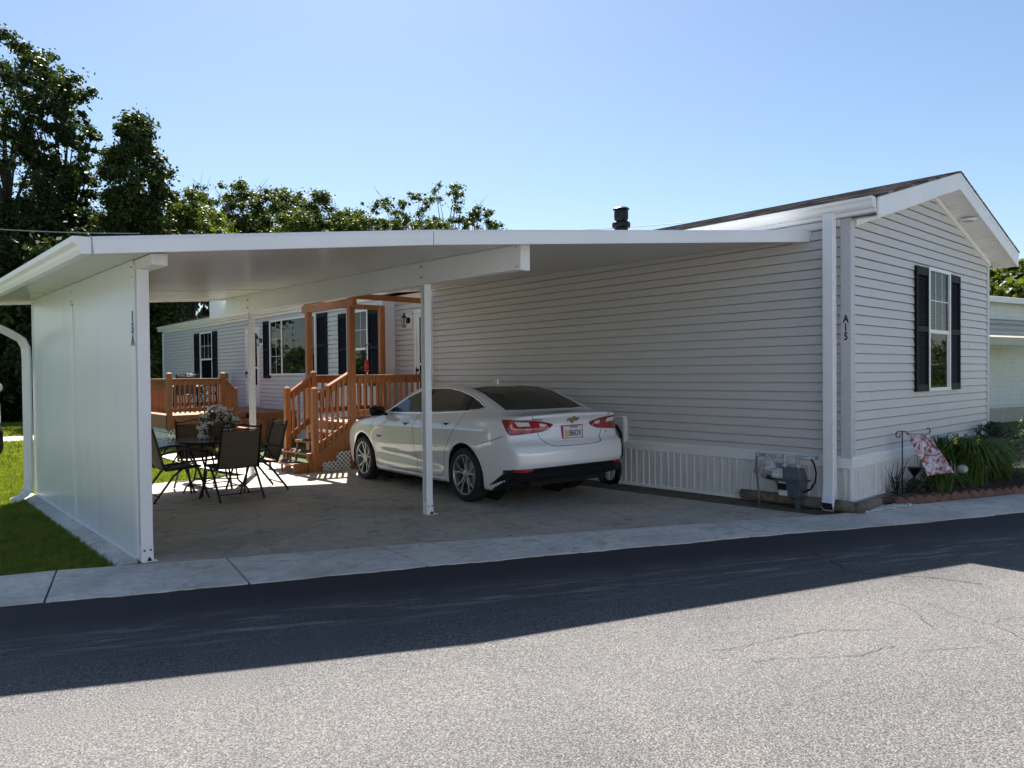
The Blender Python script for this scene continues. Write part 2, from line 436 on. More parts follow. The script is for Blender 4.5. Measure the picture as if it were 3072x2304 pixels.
class MB:
    def __init__(s):
        s.v = []; s.f = []
    def add(s, vs, fs):
        b = len(s.v); s.v += [tuple(map(float, p)) for p in vs]; s.f += [tuple(i + b for i in f) for f in fs]
    def quad(s, a, b, c, d):
        s.add([a, b, c, d], [(0, 1, 2, 3)])
    def poly(s, pts):
        s.add(pts, [tuple(range(len(pts)))])
    def box(s, x0, x1, y0, y1, z0, z1):
        s.add([(x0, y0, z0), (x1, y0, z0), (x1, y1, z0), (x0, y1, z0), (x0, y0, z1), (x1, y0, z1), (x1, y1, z1), (x0, y1, z1)],
              [(0, 3, 2, 1), (4, 5, 6, 7), (0, 1, 5, 4), (1, 2, 6, 5), (2, 3, 7, 6), (3, 0, 4, 7)])
    def hexa(s, P):   # 8 points bottom4 ccw, top4
        s.add(P, [(0, 3, 2, 1), (4, 5, 6, 7), (0, 1, 5, 4), (1, 2, 6, 5), (2, 3, 7, 6), (3, 0, 4, 7)])
    def fbox(s, FR, s0, s1, z0, z1, n0, n1):
        P0, u, n = FR
        P0 = Vector(P0); u = Vector(u); n = Vector(n)
        def p(a, b, c): return P0 + u * a + n * c + Vector((0, 0, b))
        P = [p(s0, z0, n0), p(s1, z0, n0), p(s1, z0, n1), p(s0, z0, n1), p(s0, z1, n0), p(s1, z1, n0), p(s1, z1, n1), p(s0, z1, n1)]
        s.hexa(P)
    def bar(s, a, b, w, h, up=(0, 0, 1)):
        a = Vector(a); b = Vector(b); d = (b - a).normalized(); up = Vector(up)
        sd = d.cross(up)
        if sd.length < 1e-4: sd = d.cross(Vector((1, 0, 0)))
        sd.normalize(); u2 = sd.cross(d).normalized()
        P = [a - sd * w / 2 - u2 * h / 2, a + sd * w / 2 - u2 * h / 2, b + sd * w / 2 - u2 * h / 2, b - sd * w / 2 - u2 * h / 2,
             a - sd * w / 2 + u2 * h / 2, a + sd * w / 2 + u2 * h / 2, b + sd * w / 2 + u2 * h / 2, b - sd * w / 2 + u2 * h / 2]
        s.hexa(P)
    def tube(s, pts, r, n=8, cap=True, sy=1.0):
        pts = [Vector(p) for p in pts]
        rr = r if isinstance(r, (list, tuple)) else [r] * len(pts)
        rings = []
        prev = None
        for i, p in enumerate(pts):
            if i == 0: d = pts[1] - pts[0]
            elif i == len(pts) - 1: d = pts[-1] - pts[-2]
            else: d = (pts[i + 1] - p).normalized() + (p - pts[i - 1]).normalized()
            if d.length < 1e-9: d = Vector((0, 0, 1))
            d.normalize()
            if prev is None:
                a = d.cross(Vector((0, 0, 1)))
                if a.length < 1e-3: a = d.cross(Vector((1, 0, 0)))
            else:
                a = prev - d * prev.dot(d)
                if a.length < 1e-3: a = d.cross(Vector((0, 0, 1)))
            a.normalize(); prev = a; b2 = d.cross(a)
            rings.append([p + (a * math.cos(2 * math.pi * k / n) + b2 * math.sin(2 * math.pi * k / n) * sy) * rr[i] for k in range(n)])
        vs = [q for rg in rings for q in rg]; fs = []
        for i in range(len(rings) - 1):
            for k in range(n):
                k2 = (k + 1) % n
                fs.append((i * n + k, i * n + k2, (i + 1) * n + k2, (i + 1) * n + k))
        if cap:
            fs.append(tuple(range(n - 1, -1, -1))); fs.append(tuple((len(rings) - 1) * n + k for k in range(n)))
        s.add(vs, fs)
    def rtube(s, pts, w, h, lat):
        """rectangular tube along pts, lat = fixed lateral axis (width w)"""
        pts = [Vector(p) for p in pts]; lat = Vector(lat).normalized()
        rings = []
        for i, p in enumerate(pts):
            if i == 0: d = pts[1] - pts[0]
            elif i == len(pts) - 1: d = pts[-1] - pts[-2]
            else: d = (pts[i + 1] - p).normalized() + (p - pts[i - 1]).normalized()
            d.normalize(); u = d.cross(lat).normalized()
            rings.append([p - lat * w / 2 - u * h / 2, p + lat * w / 2 - u * h / 2, p + lat * w / 2 + u * h / 2, p - lat * w / 2 + u * h / 2])
        vs = [q for rg in rings for q in rg]; fs = []
        for i in range(len(rings) - 1):
            for k in range(4):
                k2 = (k + 1) % 4
                fs.append((i * 4 + k, i * 4 + k2, (i + 1) * 4 + k2, (i + 1) * 4 + k))
        return vs, fs, rings
    def lathe(s, prof, c=(0, 0, 0), n=24, axis='z'):
        vs = []; fs = []
        for r, z in prof:
            for k in range(n):
                a = 2 * math.pi * k / n
                if axis == 'z': vs.append((c[0] + r * math.cos(a), c[1] + r * math.sin(a), c[2] + z))
                elif axis == 'y': vs.append((c[0] + r * math.cos(a), c[1] + z, c[2] + r * math.sin(a)))
                else: vs.append((c[0] + z, c[1] + r * math.cos(a), c[2] + r * math.sin(a)))
        for i in range(len(prof) - 1):
            for k in range(n):
                k2 = (k + 1) % n
                fs.append((i * n + k, i * n + k2, (i + 1) * n + k2, (i + 1) * n + k))
        s.add(vs, fs)
    def build(s, name, mat, parent=None, smooth=False, bevel=0.0):
        me = bpy.data.meshes.new(name); me.from_pydata(s.v, [], s.f); me.update()
        me.materials.append(mat)
        o = bpy.data.objects.new(name, me); COL.objects.link(o)
        if parent is not None: o.parent = parent
        if smooth: me.shade_smooth()
        if bevel > 0:
            bv = o.modifiers.new("bevel", 'BEVEL'); bv.width = bevel; bv.segments = 2; bv.limit_method = 'ANGLE'
        return o

def np_mesh(name, V, F, mat, parent=None, smooth=False):
    """V (n,3), F (m,k) arrays of equal sized faces"""
    me = bpy.data.meshes.new(name)
    V = np.asarray(V, dtype=np.float32); F = np.asarray(F, dtype=np.int32)
    me.vertices.add(len(V)); me.vertices.foreach_set("co", V.ravel())
    k = F.shape[1]
    me.loops.add(F.size); me.loops.foreach_set("vertex_index", F.ravel())
    me.polygons.add(len(F)); me.polygons.foreach_set("loop_start", np.arange(0, F.size, k, dtype=np.int32))
    me.update(calc_edges=True); me.validate()
    me.materials.append(mat)
    if smooth: me.shade_smooth()
    o = bpy.data.objects.new(name, me); COL.objects.link(o)
    if parent is not None: o.parent = parent
    return o

def text_obj(name, s, size, mat, loc, xdir, ydir, parent=None, depth=0.002, align='CENTER', shear=0.0, weight=0.0, lsp=1.0, sx=1.0):
    cu = bpy.data.curves.new(name, 'FONT'); cu.body = s; cu.size = size; cu.extrude = depth
    cu.align_x = align; cu.align_y = 'CENTER'; cu.shear = shear; cu.offset = weight; cu.space_line = lsp
    t = bpy.data.objects.new(name, cu); COL.objects.link(t)
    dg = bpy.context.evaluated_depsgraph_get(); dg.update()
    me = bpy.data.meshes.new_from_object(t.evaluated_get(dg))
    bpy.data.objects.remove(t)
    x = Vector(xdir).normalized(); y = Vector(ydir).normalized(); z = x.cross(y)
    mm = Matrix(((x.x * sx, y.x, z.x, loc[0]), (x.y * sx, y.y, z.y, loc[1]), (x.z * sx, y.z, z.z, loc[2]), (0, 0, 0, 1)))
    me.transform(mm)
    me.materials.clear(); me.materials.append(mat)
    o = bpy.data.objects.new(name, me); COL.objects.link(o)
    if parent is not None: o.parent = parent
    return o

def structure(o):
    o["kind"] = "structure"; return o

# ================================================================== GROUND
def zg(y):
    return -0.012 * min(max(y - 3.6, 0.0), 9.4)

# base lawn / terrain sheet out to the horizon, following the gentle fall of the lot
mb = MB()
ys = [-900, -60, 3.6, 5, 7, 9, 11, 13, 40, 120, 900]
xs = [-900, -60, -10, 0, 5, 20, 60, 900]
for i in range(len(ys) - 1):
    for j in range(len(xs) - 1):
        z0 = zg(ys[i]) - 0.035; z1 = zg(ys[i + 1]) - 0.035
        mb.quad((xs[j], ys[i], z0), (xs[j + 1], ys[i], z0), (xs[j + 1], ys[i + 1], z1), (xs[j], ys[i + 1], z1))
structure(mb.build("ground", M['lawn']))

KERB = [(-30, 22.0), (-6.0, 9.75), (-2.5, 8.0), (0.67, 6.46), (0.92, 6.32), (1.63, 5.97), (2.23, 5.70), (3.58, 5.10), (4.23, 4.79), (4.86, 4.50), (6.91, 3.54), (8.08, 2.96), (9.85, 2.23), (16.0, -0.35), (40.0, -10.5)]
BACK = [(-30, 23.1), (-6.0, 10.85), (-2.5, 9.1), (0.78, 7.47), (1.16, 7.34), (1.69, 7.06), (2.41, 6.69), (3.66, 6.06), (4.88, 5.41), (7.05, 4.27), (7.88, 3.82), (8.36, 3.59), (9.24, 3.33), (10.98, 2.68), (16.6, 0.55), (40.0, -9.3)]

def lerp_line(L, t):
    # point at arc-length fraction by x value
    for a, b in zip(L[:-1], L[1:]):
        if a[0] <= t <= b[0]:
            k = (t - a[0]) / (b[0] - a[0]); return (t, a[1] + (b[1] - a[1]) * k)
    return L[-1]

# road: sealed asphalt, one sheet following the kerb, dense near the camera
mb = MB()
road_rows = [0.0, 0.6, 1.5, 3.0, 6.0, 10.0, 30.0]
for a, b in zip(KERB[:-1], KERB[1:]):
    for r0, r1 in zip(road_rows[:-1], road_rows[1:]):
        def off(p, r): return (p[0] - 0.42 * r, p[1] - 0.91 * r, zg(p[1] - 0.91 * r) - 0.003)
        A, B = (a[0] + 0.03, a[1] + 0.065), (b[0] + 0.03, b[1] + 0.065)
        mb.quad(off(A, r1), off(B, r1), off(B, r0), off(A, r0))
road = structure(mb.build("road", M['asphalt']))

# pavement strip of concrete slabs with open joints
SL = [(-30, -30), (-6.0, -6.0), (-3.0, -3.05), (1.17, 0.925), (2.41, 2.23), (3.66, 3.56), (4.89, 4.84), (6.4, 6.5), (7.87, 8.06), (9.6, 9.95), (11.4, 11.6), (13.2, 13.0), (15.2, 14.6), (17.0, 16.0), (40, 40)]
mb = MB()
g = 0.007
for (b0, k0), (b1, k1) in zip(SL[:-1], SL[1:]):
    P = []
    bx = [b0 + g] + [p[0] for p in BACK if b0 + 0.05 < p[0] < b1 - 0.05] + [b1 - g]
    kx = [k0 + g] + ([p[0] for p in KERB if k0 + 0.05 < p[0] < k1 - 0.05] if k0 < -3 or k1 > 17 else list(np.arange(k0 + .06, k1 - .04, .07))) + [k1 - g]
    back = [lerp_line(BACK, x) for x in bx]; kerb = [lerp_line(KERB, x) for x in kx]
    kerb = [(x, y + random.uniform(-.012, .012) + .010 * math.sin(x * 7.3)) for x, y in kerb]
    pts = kerb + back[::-1]
    top = [(p[0], p[1], zg(p[1]) + 0.005) for p in pts]
    bot = [(p[0], p[1], zg(p[1]) - 0.10) for p in pts]
    n = len(pts)
    mb.add(top, [tuple(range(n))])
    mb.add(top + bot, [(i, (i + 1) % n, n + (i + 1) % n, n + i)[::-1] for i in range(n)])
structure(mb.build("pavement", M['walk'], bevel=0.003))

# driveway slabs (joint line at X=4.9 runs straight back from the road)
def slab(mb, pts, dz=0.004):
    cx = sum(p[0] for p in pts) / len(pts); cy = sum(p[1] for p in pts) / len(pts)
    # subdivide in y so the slab follows the fall
    n = len(pts)
    top = [(p[0], p[1], zg(p[1]) + dz) for p in pts]; bot = [(p[0], p[1], zg(p[1]) - 0.09) for p in pts]
    mb.add(top, [tuple(range(n))])
    mb.add(top + bot, [(i, (i + 1) % n, n + (i + 1) % n, n + i)[::-1] for i in range(n)])
mb = MB()
gb = 0.010
def by(x): return lerp_line(BACK, x)[1] + gb
W0 = 1.79
slab(mb, [(W0, by(W0)), (2.41, by(2.41)), (3.66, by(3.66)), (4.893, by(4.893)), (4.893, 7.10), (W0, 7.46)])
slab(mb, [(W0, 7.474), (4.893, 7.114), (4.895, 9.75), (W0, 9.75)])
slab(mb, [(W0, 9.758), (4.895, 9.758), (4.895, 12.60), (3.30, 12.70), (W0, 12.85)])
slab(mb, [(4.907, by(4.907)), (7.05, by(7.05)), (7.88, by(7.88)), (8.0, by(8.0)), (7.93, 4.95), (7.90, 7.02), (4.905, 7.10)])
slab(mb, [(4.905, 7.108), (7.90, 7.028), (7.95, 9.75), (4.905, 9.75)])
slab(mb, [(4.905, 9.758), (7.95, 9.758), (8.35, 11.85), (6.3, 11.95), (5.60, 12.35), (4.905, 12.60)])
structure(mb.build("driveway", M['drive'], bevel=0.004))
# grit strip between the driveway slab and the skirting
mb = MB()
for y0, y1 in ((3.7, 6.0), (6.0, 9.0), (9.0, 12.0)):
    mb.quad((7.85, y0, zg(y0) - 0.004), (8.60, y0, zg(y0) - 0.004), (8.60, y1, zg(y1) - 0.004), (7.85, y1, zg(y1) - 0.004))
structure(mb.build("gravel_strip", M['dirt']))
# footpath behind, past the lawn, and one behind the patio
mb = MB()
mb.box(-14, 4.4, 24.3, 26.4, -0.2, zg(25) - 0.01)
structure(mb.build("path", M['walk']))
mb = MB()
mb.add([(4.9, 12.62, zg(13) + .012), (5.7, 12.4, zg(13) + .012), (6.3, 13.6, zg(13) + .012), (5.9, 17.2, zg(14) + .012), (4.7, 17.3, zg(14) + .012), (4.6, 14.6, zg(14) + .012)], [(0, 1, 2, 3, 4, 5)])
structure(mb.build("footpath", M['walk']))

# cracks in the old asphalt
def crack(pts, w=0.006, seed=1):
    rr = random.Random(seed); out = []
    P = [Vector((p[0], p[1], 0)) for p in pts]; fine = []
    for a, b in zip(P[:-1], P[1:]):
        n = max(3, int((b - a).length / 0.05))
        d = (b - a); nn = Vector((-d.y, d.x, 0)).normalized()
        for k in range(n):
            fine.append(a + d * (k / n) + nn * (0.012 * math.sin(k * 1.3 + a.x * 9) + rr.uniform(-0.006, 0.006)))
    fine.append(P[-1])
    vs = []; fs = []
    for i, p in enumerate(fine):
        d = (fine[min(i + 1, len(fine) - 1)] - fine[max(i - 1, 0)]).normalized(); nn = Vector((-d.y, d.x, 0))
        ww = w * rr.uniform(0.35, 1.0)
        z = zg(p.y) + 0.001
        vs += [(p.x + nn.x * ww, p.y + nn.y * ww, z), (p.x - nn.x * ww, p.y - nn.y * ww, z)]
    for i in range(len(fine) - 1):
        fs.append((2 * i, 2 * i + 1, 2 * i + 3, 2 * i + 2))
    return vs, fs
mb = MB()
CR = [[(6.481, 3.562), (6.364, 3.337), (6.321, 3.066), (6.136, 2.765), (6.008, 2.624), (5.975, 2.449), (6.072, 2.333), (6.115, 2.197), (6.236, 2.005), (6.254, 1.912), (6.322, 1.701)],
      [(3.672, 2.363), (3.807, 2.3), (4.015, 2.236), (4.284, 2.143), (4.46, 2.074), (4.614, 1.954), (4.758, 1.828)],
      [(3.684, 2.113), (3.826, 2.057), (3.939, 1.971), (4.086, 1.843), (4.227, 1.734), (4.441, 1.707), (4.519, 1.669)],
      [(5.512, 1.811), (5.423, 1.634), (5.35, 1.462), (5.373, 1.39), (5.195, 1.175)],
      [(5.407, 1.399), (5.547, 1.356), (5.682, 1.266)],
      [(4.572, 1.534), (4.732, 1.426), (4.873, 1.311)],
      [(5.393, 2.045), (5.33, 1.864), (5.006, 1.61)],
      [(6.812, 3.185), (6.712, 2.949), (6.554, 2.791)]]
for i, c in enumerate(CR):
    mb.add(*crack(c, 0.0024 if i else 0.006, i + 3))
structure(mb.build("road_crack", M['under']))

# ------------------------------------------------------------------ grass blades
def grass_patch(poly_fn, n, x0, x1, y0, y1, h0, h1, seed, w=0.004):
    r = np.random.default_rng(seed)
    X = r.uniform(x0, x1, n); Y = r.uniform(y0, y1, n)
    k = poly_fn(X, Y); X = X[k]; Y = Y[k]; n = len(X)
    Z = -0.012 * np.clip(Y - 3.6, 0, 9.4) - 0.035
    H = r.uniform(h0, h1, n); a = r.uniform(0, 2 * np.pi, n); lean = r.uniform(0.2, 0.9, n) * H
    b = r.uniform(0, 2 * np.pi, n)
    W = w * r.uniform(0.7, 1.5, n) * (1 + 0.04 * np.maximum(Y - 7, 0) * 2)
    V = np.zeros((n, 3, 3))
    V[:, 0] = np.stack([X - W * np.cos(a), Y - W * np.sin(a), Z], 1)
    V[:, 1] = np.stack([X + W * np.cos(a), Y + W * np.sin(a), Z], 1)
    V[:, 2] = np.stack([X + lean * np.cos(b), Y + lean * np.sin(b), Z + H], 1)
    return V.reshape(-1, 3)
def back_y(X):
    return np.interp(X, [p[0] for p in BACK], [p[1] for p in BACK])
G1 = grass_patch(lambda X, Y: (Y > back_y(X) + 0.03) & ((X < 1.60) | (Y > 12.9)), 170000, -0.9, 3.6, 7.0, 17.0, 0.03, 0.075, 1)
G2_ = grass_patch(lambda X, Y: (Y > 12.75 + 0.12 * np.sin(X * 5)) & ((X < 4.62) | (Y > 17.3)), 60000, 1.5, 8.4, 12.6, 18.9, 0.03, 0.08, 2, 0.006)
G3 = grass_patch(lambda X, Y: (Y < 24.2) | (Y > 26.5), 60000, -2.0, 4.6, 17.0, 34.0, 0.05, 0.10, 3, 0.011)
V = np.concatenate([G1, G2_, G3]); F = np.arange(len(V)).reshape(-1, 3)
o = np_mesh("grass", V, F, M['leaf_grass']); tag(o, "short mown lawn grass beside the carport wall and behind the patio", "grass", kind="stuff")

# ================================================================== MOBILE HOME
XW, YG, XR_, YE = 8.506, 3.62, 13.75, 30.1
home = thing("mobile_home", "long pale grey mobile home with navy shutters and A15 on its corner", "mobile home", (11.1, 16.8, 0))
HP = Vector(home.location)
def hb(mb, name, mat, parent=None, **kw):
    """build in world coordinates under the home"""
    o = mb.build(name, mat, None, **kw)
    attach(o, parent if parent is not None else home)
    return o
def attach(o, parent):
    o.parent = parent
    w = Vector((0, 0, 0)); p = parent
    while p is not None:
        w += p.location; p = p.parent
    # only used under unrotated parents
    o.location = o.location - w

FL = ((XW, 0, 0), (0, 1, 0), (-1, 0, 0))
FG = ((0, YG, 0), (1, 0, 0), (0, -1, 0))
XRC = 8.86
FRc = ((XRC, 0, 0), (0, 1, 0), (-1, 0, 0))
Z0, ZE = 0.60, 3.42
XC = 11.20; ZA_wall = 4.13
def siding(mb, FR, srange, z0, z1, course=0.1138, proud=0.020):
    P0, u, n = Vector(FR[0]), Vector(FR[1]), Vector(FR[2])
    z = z0; k = 0
    rr = random.Random(5)
    while z < z1 - 1e-4:
        zt = min(z + course, z1)
        a = srange(z); b = srange(zt)
        if a is None: break
        if b is None: b = ((a[0] + a[1]) / 2 - 0.001, (a[0] + a[1]) / 2 + 0.001)
        def p(s, zz, o): return P0 + u * s + n * o + Vector((0, 0, zz))
        gp = 0.0115 if course < 0.14 else 0.016
        mb.quad(p(a[0], z, proud), p(a[1], z, proud), p(b[1], zt - gp, 0.004), p(b[0], zt - gp, 0.004))
        mb.quad(p(a[0], z, -0.028), p(a[1], z, -0.028), p(a[1], z, proud), p(a[0], z, proud))
        mb.quad(p(b[0], zt - gp, -0.028), p(b[1], zt - gp, -0.028), p(b[1], zt - gp, 0.004), p(b[0], zt - gp, 0.004))
        mb.quad(p(b[0], zt - gp, -0.028), p(b[1], zt - gp, -0.028), p(b[1], zt, -0.028), p(b[0], zt, -0.028))
        if course < 0.14 and k % 2 == 0:
            sj = a[0] + rr.uniform(0.4, 3.4)
            while sj < a[1] - 0.3:
                w_ = 0.0022
                mb.quad(p(sj, z, proud + .0016), p(sj + .035, z, proud + .0016), p(sj + .035, zt - gp, 0.0056), p(sj, zt - gp, 0.0056))
                mb.quad(p(sj, z, proud - .004), p(sj, z, proud + .0016), p(sj, zt - gp, 0.0056), p(sj, zt - gp, 0.0))
                sj += 3.66
        k += 1
        z += course
# ---- walls
mb = MB()
siding(mb, FL, lambda z: (YG + 0.10, 12.0), Z0, ZE)
siding(mb, FL, lambda z: (13.92, YE), Z0, ZE)
siding(mb, FRc, lambda z: (12.0, 13.92), Z0, ZE)
hb(mb, "wall", M['siding'])
mb = MB()
RS = 0.272
def gable_range(z):
    if z <= ZE: return (XW + 0.10, XR_ - 0.09)
    t = (z - ZE) / RS
    a = XW + t - 0.30; b = XR_ - t + 0.30
    a = max(a, XW + 0.10); b = min(b, XR_ - 0.09)
    return (a, b) if b - a > 0.02 else None
siding(mb, FG, gable_range, Z0, 4.15)
hb(mb, "gable_wall", M['siding'])
mb = MB()       # solid core behind the siding
mb.box(XW + 0.03, XR_ - 0.03, YG + 0.03, 11.965, -0.12, ZE)
mb.box(XRC + 0.03, XR_ - 0.03, 11.965, 13.955, -0.2, ZE)
mb.box(XW + 0.03, XR_ - 0.03, 13.955, YE, -0.2, ZE)
mb.add([(XW, YG + .03, ZE), (XR_, YG + .03, ZE), (XC, YG + .03, 4.14), (XW, YE, ZE), (XR_, YE, ZE), (XC, YE, 4.14)], [(0, 1, 2), (3, 5, 4), (0, 2, 5, 3), (1, 4, 5, 2)])
hb(mb, "wall_core", M['siding'])
# ---- corner posts
mb = MB()
mb.fbox(FL, YG - 0.022, YG + 0.10, Z0 - 0.005, ZE, -0.004, 0.026)
mb.fbox(FG, XW + 0.002, XW + 0.10, Z0 - 0.005, ZE - 0.012, -0.004, 0.020)
mb.fbox(FG, XR_ - 0.09, XR_ + 0.02, Z0 - 0.005, ZE + 0.02, -0.02, 0.025)
hb(mb, "corner_post", M['corner'], bevel=0.004)
mb = MB()
mb.fbox(FL, 11.94, 12.03, Z0, ZE - 0.01, 0.0, 0.03)
mb.fbox(FL, 13.86, 13.93, Z0, ZE - 0.01, 0.0, 0.03)
mb.fbox(FL, YE - 0.07, YE + 0.02, Z0, ZE - 0.01, 0.0, 0.03)
mb.box(XW - .02, XRC, 12.0 - .004, 12.01, Z0, ZE)
mb.box(XW - .02, XRC, 13.915, 13.925, Z0, ZE)
hb(mb, "corner_trim", M['trim'])
# ---- base trim band
mb = MB()
def band(mb, FR, s0, s1):
    mb.fbox(FR, s0, s1, 0.50, 0.615, 0.0, 0.034)
    mb.fbox(FR, s0, s1, 0.615, 0.636, 0.0, 0.022)
    mb.fbox(FR, s0, s1, 0.585, 0.597, 0.034, 0.040)
band(mb, FL, YG - 0.036, 12.03); band(mb, FL, 13.86, YE + 0.03); band(mb, FRc, 12.0, 13.9)
band(mb, FG, XW - 0.0, XR_ + 0.03)
hb(mb, "base_trim", M['trim'], bevel=0.003)
# ---- vertical ribbed skirting
def skirting(mb, FR, s0, s1, z1, zfn, inset=0.010):
    P0, u, n = Vector(FR[0]), Vector(FR[1]), Vector(FR[2])
    s = s0; prof = []
    k = 0
    while s < s1:
        prof += [(s, 0.0), (s + 0.052, 0.0), (s + 0.060, 0.012), (s + 0.082, 0.012), (s + 0.090, 0.0)]
        if k % 4 == 3: prof += [(s + 0.105, 0.0), (s + 0.108, -0.006), (s + 0.112, 0.0)]; s += 0.02
        s += 0.105; k += 1
    prof = [(min(a, s1), b) for a, b in prof]
    for (a, oa), (b, ob) in zip(prof[:-1], prof[1:]):
        if b - a < 1e-5: continue
        def p(s_, zz, o): return P0 + u * s_ + n * (o + inset) + Vector((0, 0, zz))
        mb.quad(p(a, zfn(a), oa), p(b, zfn(b), ob), p(b, z1, ob), p(a, z1, oa))
mb = MB()
skirting(mb, FL, YG - 0.01, 12.0, 0.51, lambda s: zg(s) - 0.03)
skirting(mb, FL, 13.9, YE, 0.51, lambda s: zg(s) - 0.03)
skirting(mb, FG, XW + 0.0, XR_, 0.51, lambda s: -0.03)
hb(mb, "skirting", M['skirt'])
mb = MB()
for y0, y1 in ((YG, 8), (8, 12.0), (13.9, 20), (20, YE)):
    z0, z1 = zg(y0), zg(y1)
    P = [(XW - .03, y0, z0 - .02), (XW - .002, y0, z0 - .02), (XW - .002, y1, z1 - .02), (XW - .03, y1, z1 - .02),
         (XW - .03, y0, z0 + .035), (XW - .002, y0, z0 + .035), (XW - .002, y1, z1 + .035), (XW - .03, y1, z1 + .035)]
    mb.hexa(P)
mb.fbox(FG, XW - .03, XR_, 0.09, 0.125, 0.002, 0.03)
mb.box(XW - 0.034, XW - 0.006, YG - 0.034, YG - 0.006, 0.0, 0.50)
hb(mb, "skirting_channel", M['trim'])

# ---- roof: two shingled slopes with stepped courses
OV = 0.35
YF = YG - OV; YB = YE + OV
ZR = 4.36; XLe, XRe = 8.44, 14.10
mb = MB()
def slope(mb, xe, xc, ze, zc):
    n = 22
    for i in range(n):
        t0 = i / n; t1 = (i + 1) / n
        xa = xe + (xc - xe) * t0; xb = xe + (xc - xe) * t1
        za = ze + (zc - ze) * t0; zb = ze + (zc - ze) * t1
        mb.quad((xa, YF - 0.012, za + 0.012), (xa, YB, za + 0.012), (xb, YB, zb + 0.002), (xb, YF - 0.012, zb + 0.002))
        mb.quad((xa, YF - 0.012, za), (xa, YB, za), (xa, YB, za + 0.012), (xa, YF - 0.012, za + 0.012))
slope(mb, XLe - 0.02, XC, 3.60, ZR + 0.01); slope(mb, XRe + 0.02, XC, 3.56, ZR + 0.01)
# front shingle edge thickness
mb.add([(XLe - .02, YF - .012, 3.585), (XC, YF - .012, ZR - 0.005), (XC, YF - .012, ZR + .012), (XLe - .02, YF - .012, 3.612)], [(0, 1, 2, 3)])
mb.add([(XRe + .02, YF - .012, 3.545), (XC, YF - .012, ZR - 0.005), (XC, YF - .012, ZR + .012), (XRe + .02, YF - .012, 3.572)], [(0, 3, 2, 1)])
roof = hb(mb, "roof", M['shingle'])
# ---- rake fascia boards (upper lip + face), butted at the ridge
mb = MB()
def rake(mb, xe, ze, y0, y1, top0, bot0):
    P = [(xe, y0, ze - bot0), (XC, y0, ZR - bot0), (XC, y1, ZR - bot0), (xe, y1, ze - bot0),
         (xe, y0, ze - top0), (XC, y0, ZR - top0), (XC, y1, ZR - top0), (xe, y1, ze - top0)]
    mb.hexa(P)
rake(mb, XLe, 3.60, YF - 0.006, YF + 0.02, 0.01, 0.065)
rake(mb, XRe, 3.56, YF - 0.006, YF + 0.02, 0.01, 0.065)
rake(mb, XLe + 0.0, 3.60, YF, YF + 0.025, 0.065, 0.235)
rake(mb, XRe, 3.56, YF, YF + 0.025, 0.065, 0.235)
hb(mb, "rake_fascia", M['trim'], bevel=0.003)
# ---- gable soffit with grooves following the slope, frieze boards
mb = MB()
def soffit(mb, xe, ze, xin):
    n = 26
    for i in range(n):
        t0 = i / n; t1 = (i + 0.82) / n; t2 = (i + 1) / n
        def P(t, dz): return (xe + (XC - xe) * t, ze + (ZR - ze) * t - 0.225 + dz)
        a, b, c = P(t0, 0), P(t1, 0), P(t1, 0.012); d = P(t2, 0.012); e = P(t2, 0)
        for q, w in ((a, b), (b, c), (c, d), (d, e)):
            mb.quad((q[0], YF + 0.025, q[1]), (w[0], YF + 0.025, w[1]), (w[0], YG + 0.004, w[1]), (q[0], YG + 0.004, q[1]))
soffit(mb, XLe, 3.60, 0); soffit(mb, XRe, 3.56, 0)
mb.box(XR_, XRe, YG, YB, 3.325, 3.335)
hb(mb, "soffit", M['trim'])
mb = MB()
def frieze(mb, x0, x1, z0, z1):
    h = 0.075
    mb.hexa([(x0, YG - .040, z0 - h), (x1, YG - .040, z1 - h), (x1, YG - 0.002, z1 - h), (x0, YG - .002, z0 - h), (x0, YG - .040, z0), (x1, YG - .040, z1), (x1, YG - .002, z1), (x0, YG - .002, z0)])
frieze(mb, XW + 0.1, XC, 3.60 + (XW + .1 - XLe) * (ZR - 3.60) / (XC - XLe) - 0.232, ZR - 0.232)
frieze(mb, XR_ + .02, XC, 3.56 + (XRe - XR_ - .02) * (ZR - 3.56) / (XRe - XC) - 0.232, ZR - 0.232)
mb.fbox(FL, YG + 0.10, 12.0, 3.345, ZE, 0.0, 0.030)
mb.fbox(FL, 13.92, YE, 3.345, ZE, 0.0, 0.030)
mb.fbox(FRc, 12.0, 13.92, 3.30, ZE, 0.0, 0.030)
hb(mb, "frieze_board", M['trim'])
# ---- soffit vent light in the gable overhang
mb = MB(); tx = 12.15; tz = 3.56 + (XRe - tx) * (ZR - 3.56) / (XRe - XC) - 0.228
mb.lathe([(0.0, -0.03), (0.075, -0.03), (0.075, -0.022), (0.105, -0.012), (0.11, 0.0)], (tx, YF + .17, tz + 0.002), 24)
hb(mb, "soffit_light", M['trim'], smooth=True)
mb = MB(); mb.lathe([(0.0, -0.034), (0.07, -0.034), (0.07, -0.030)], (tx, YF + .17, tz + 0.002), 20)
hb(mb, "soffit_lens", M['grey_metal'])
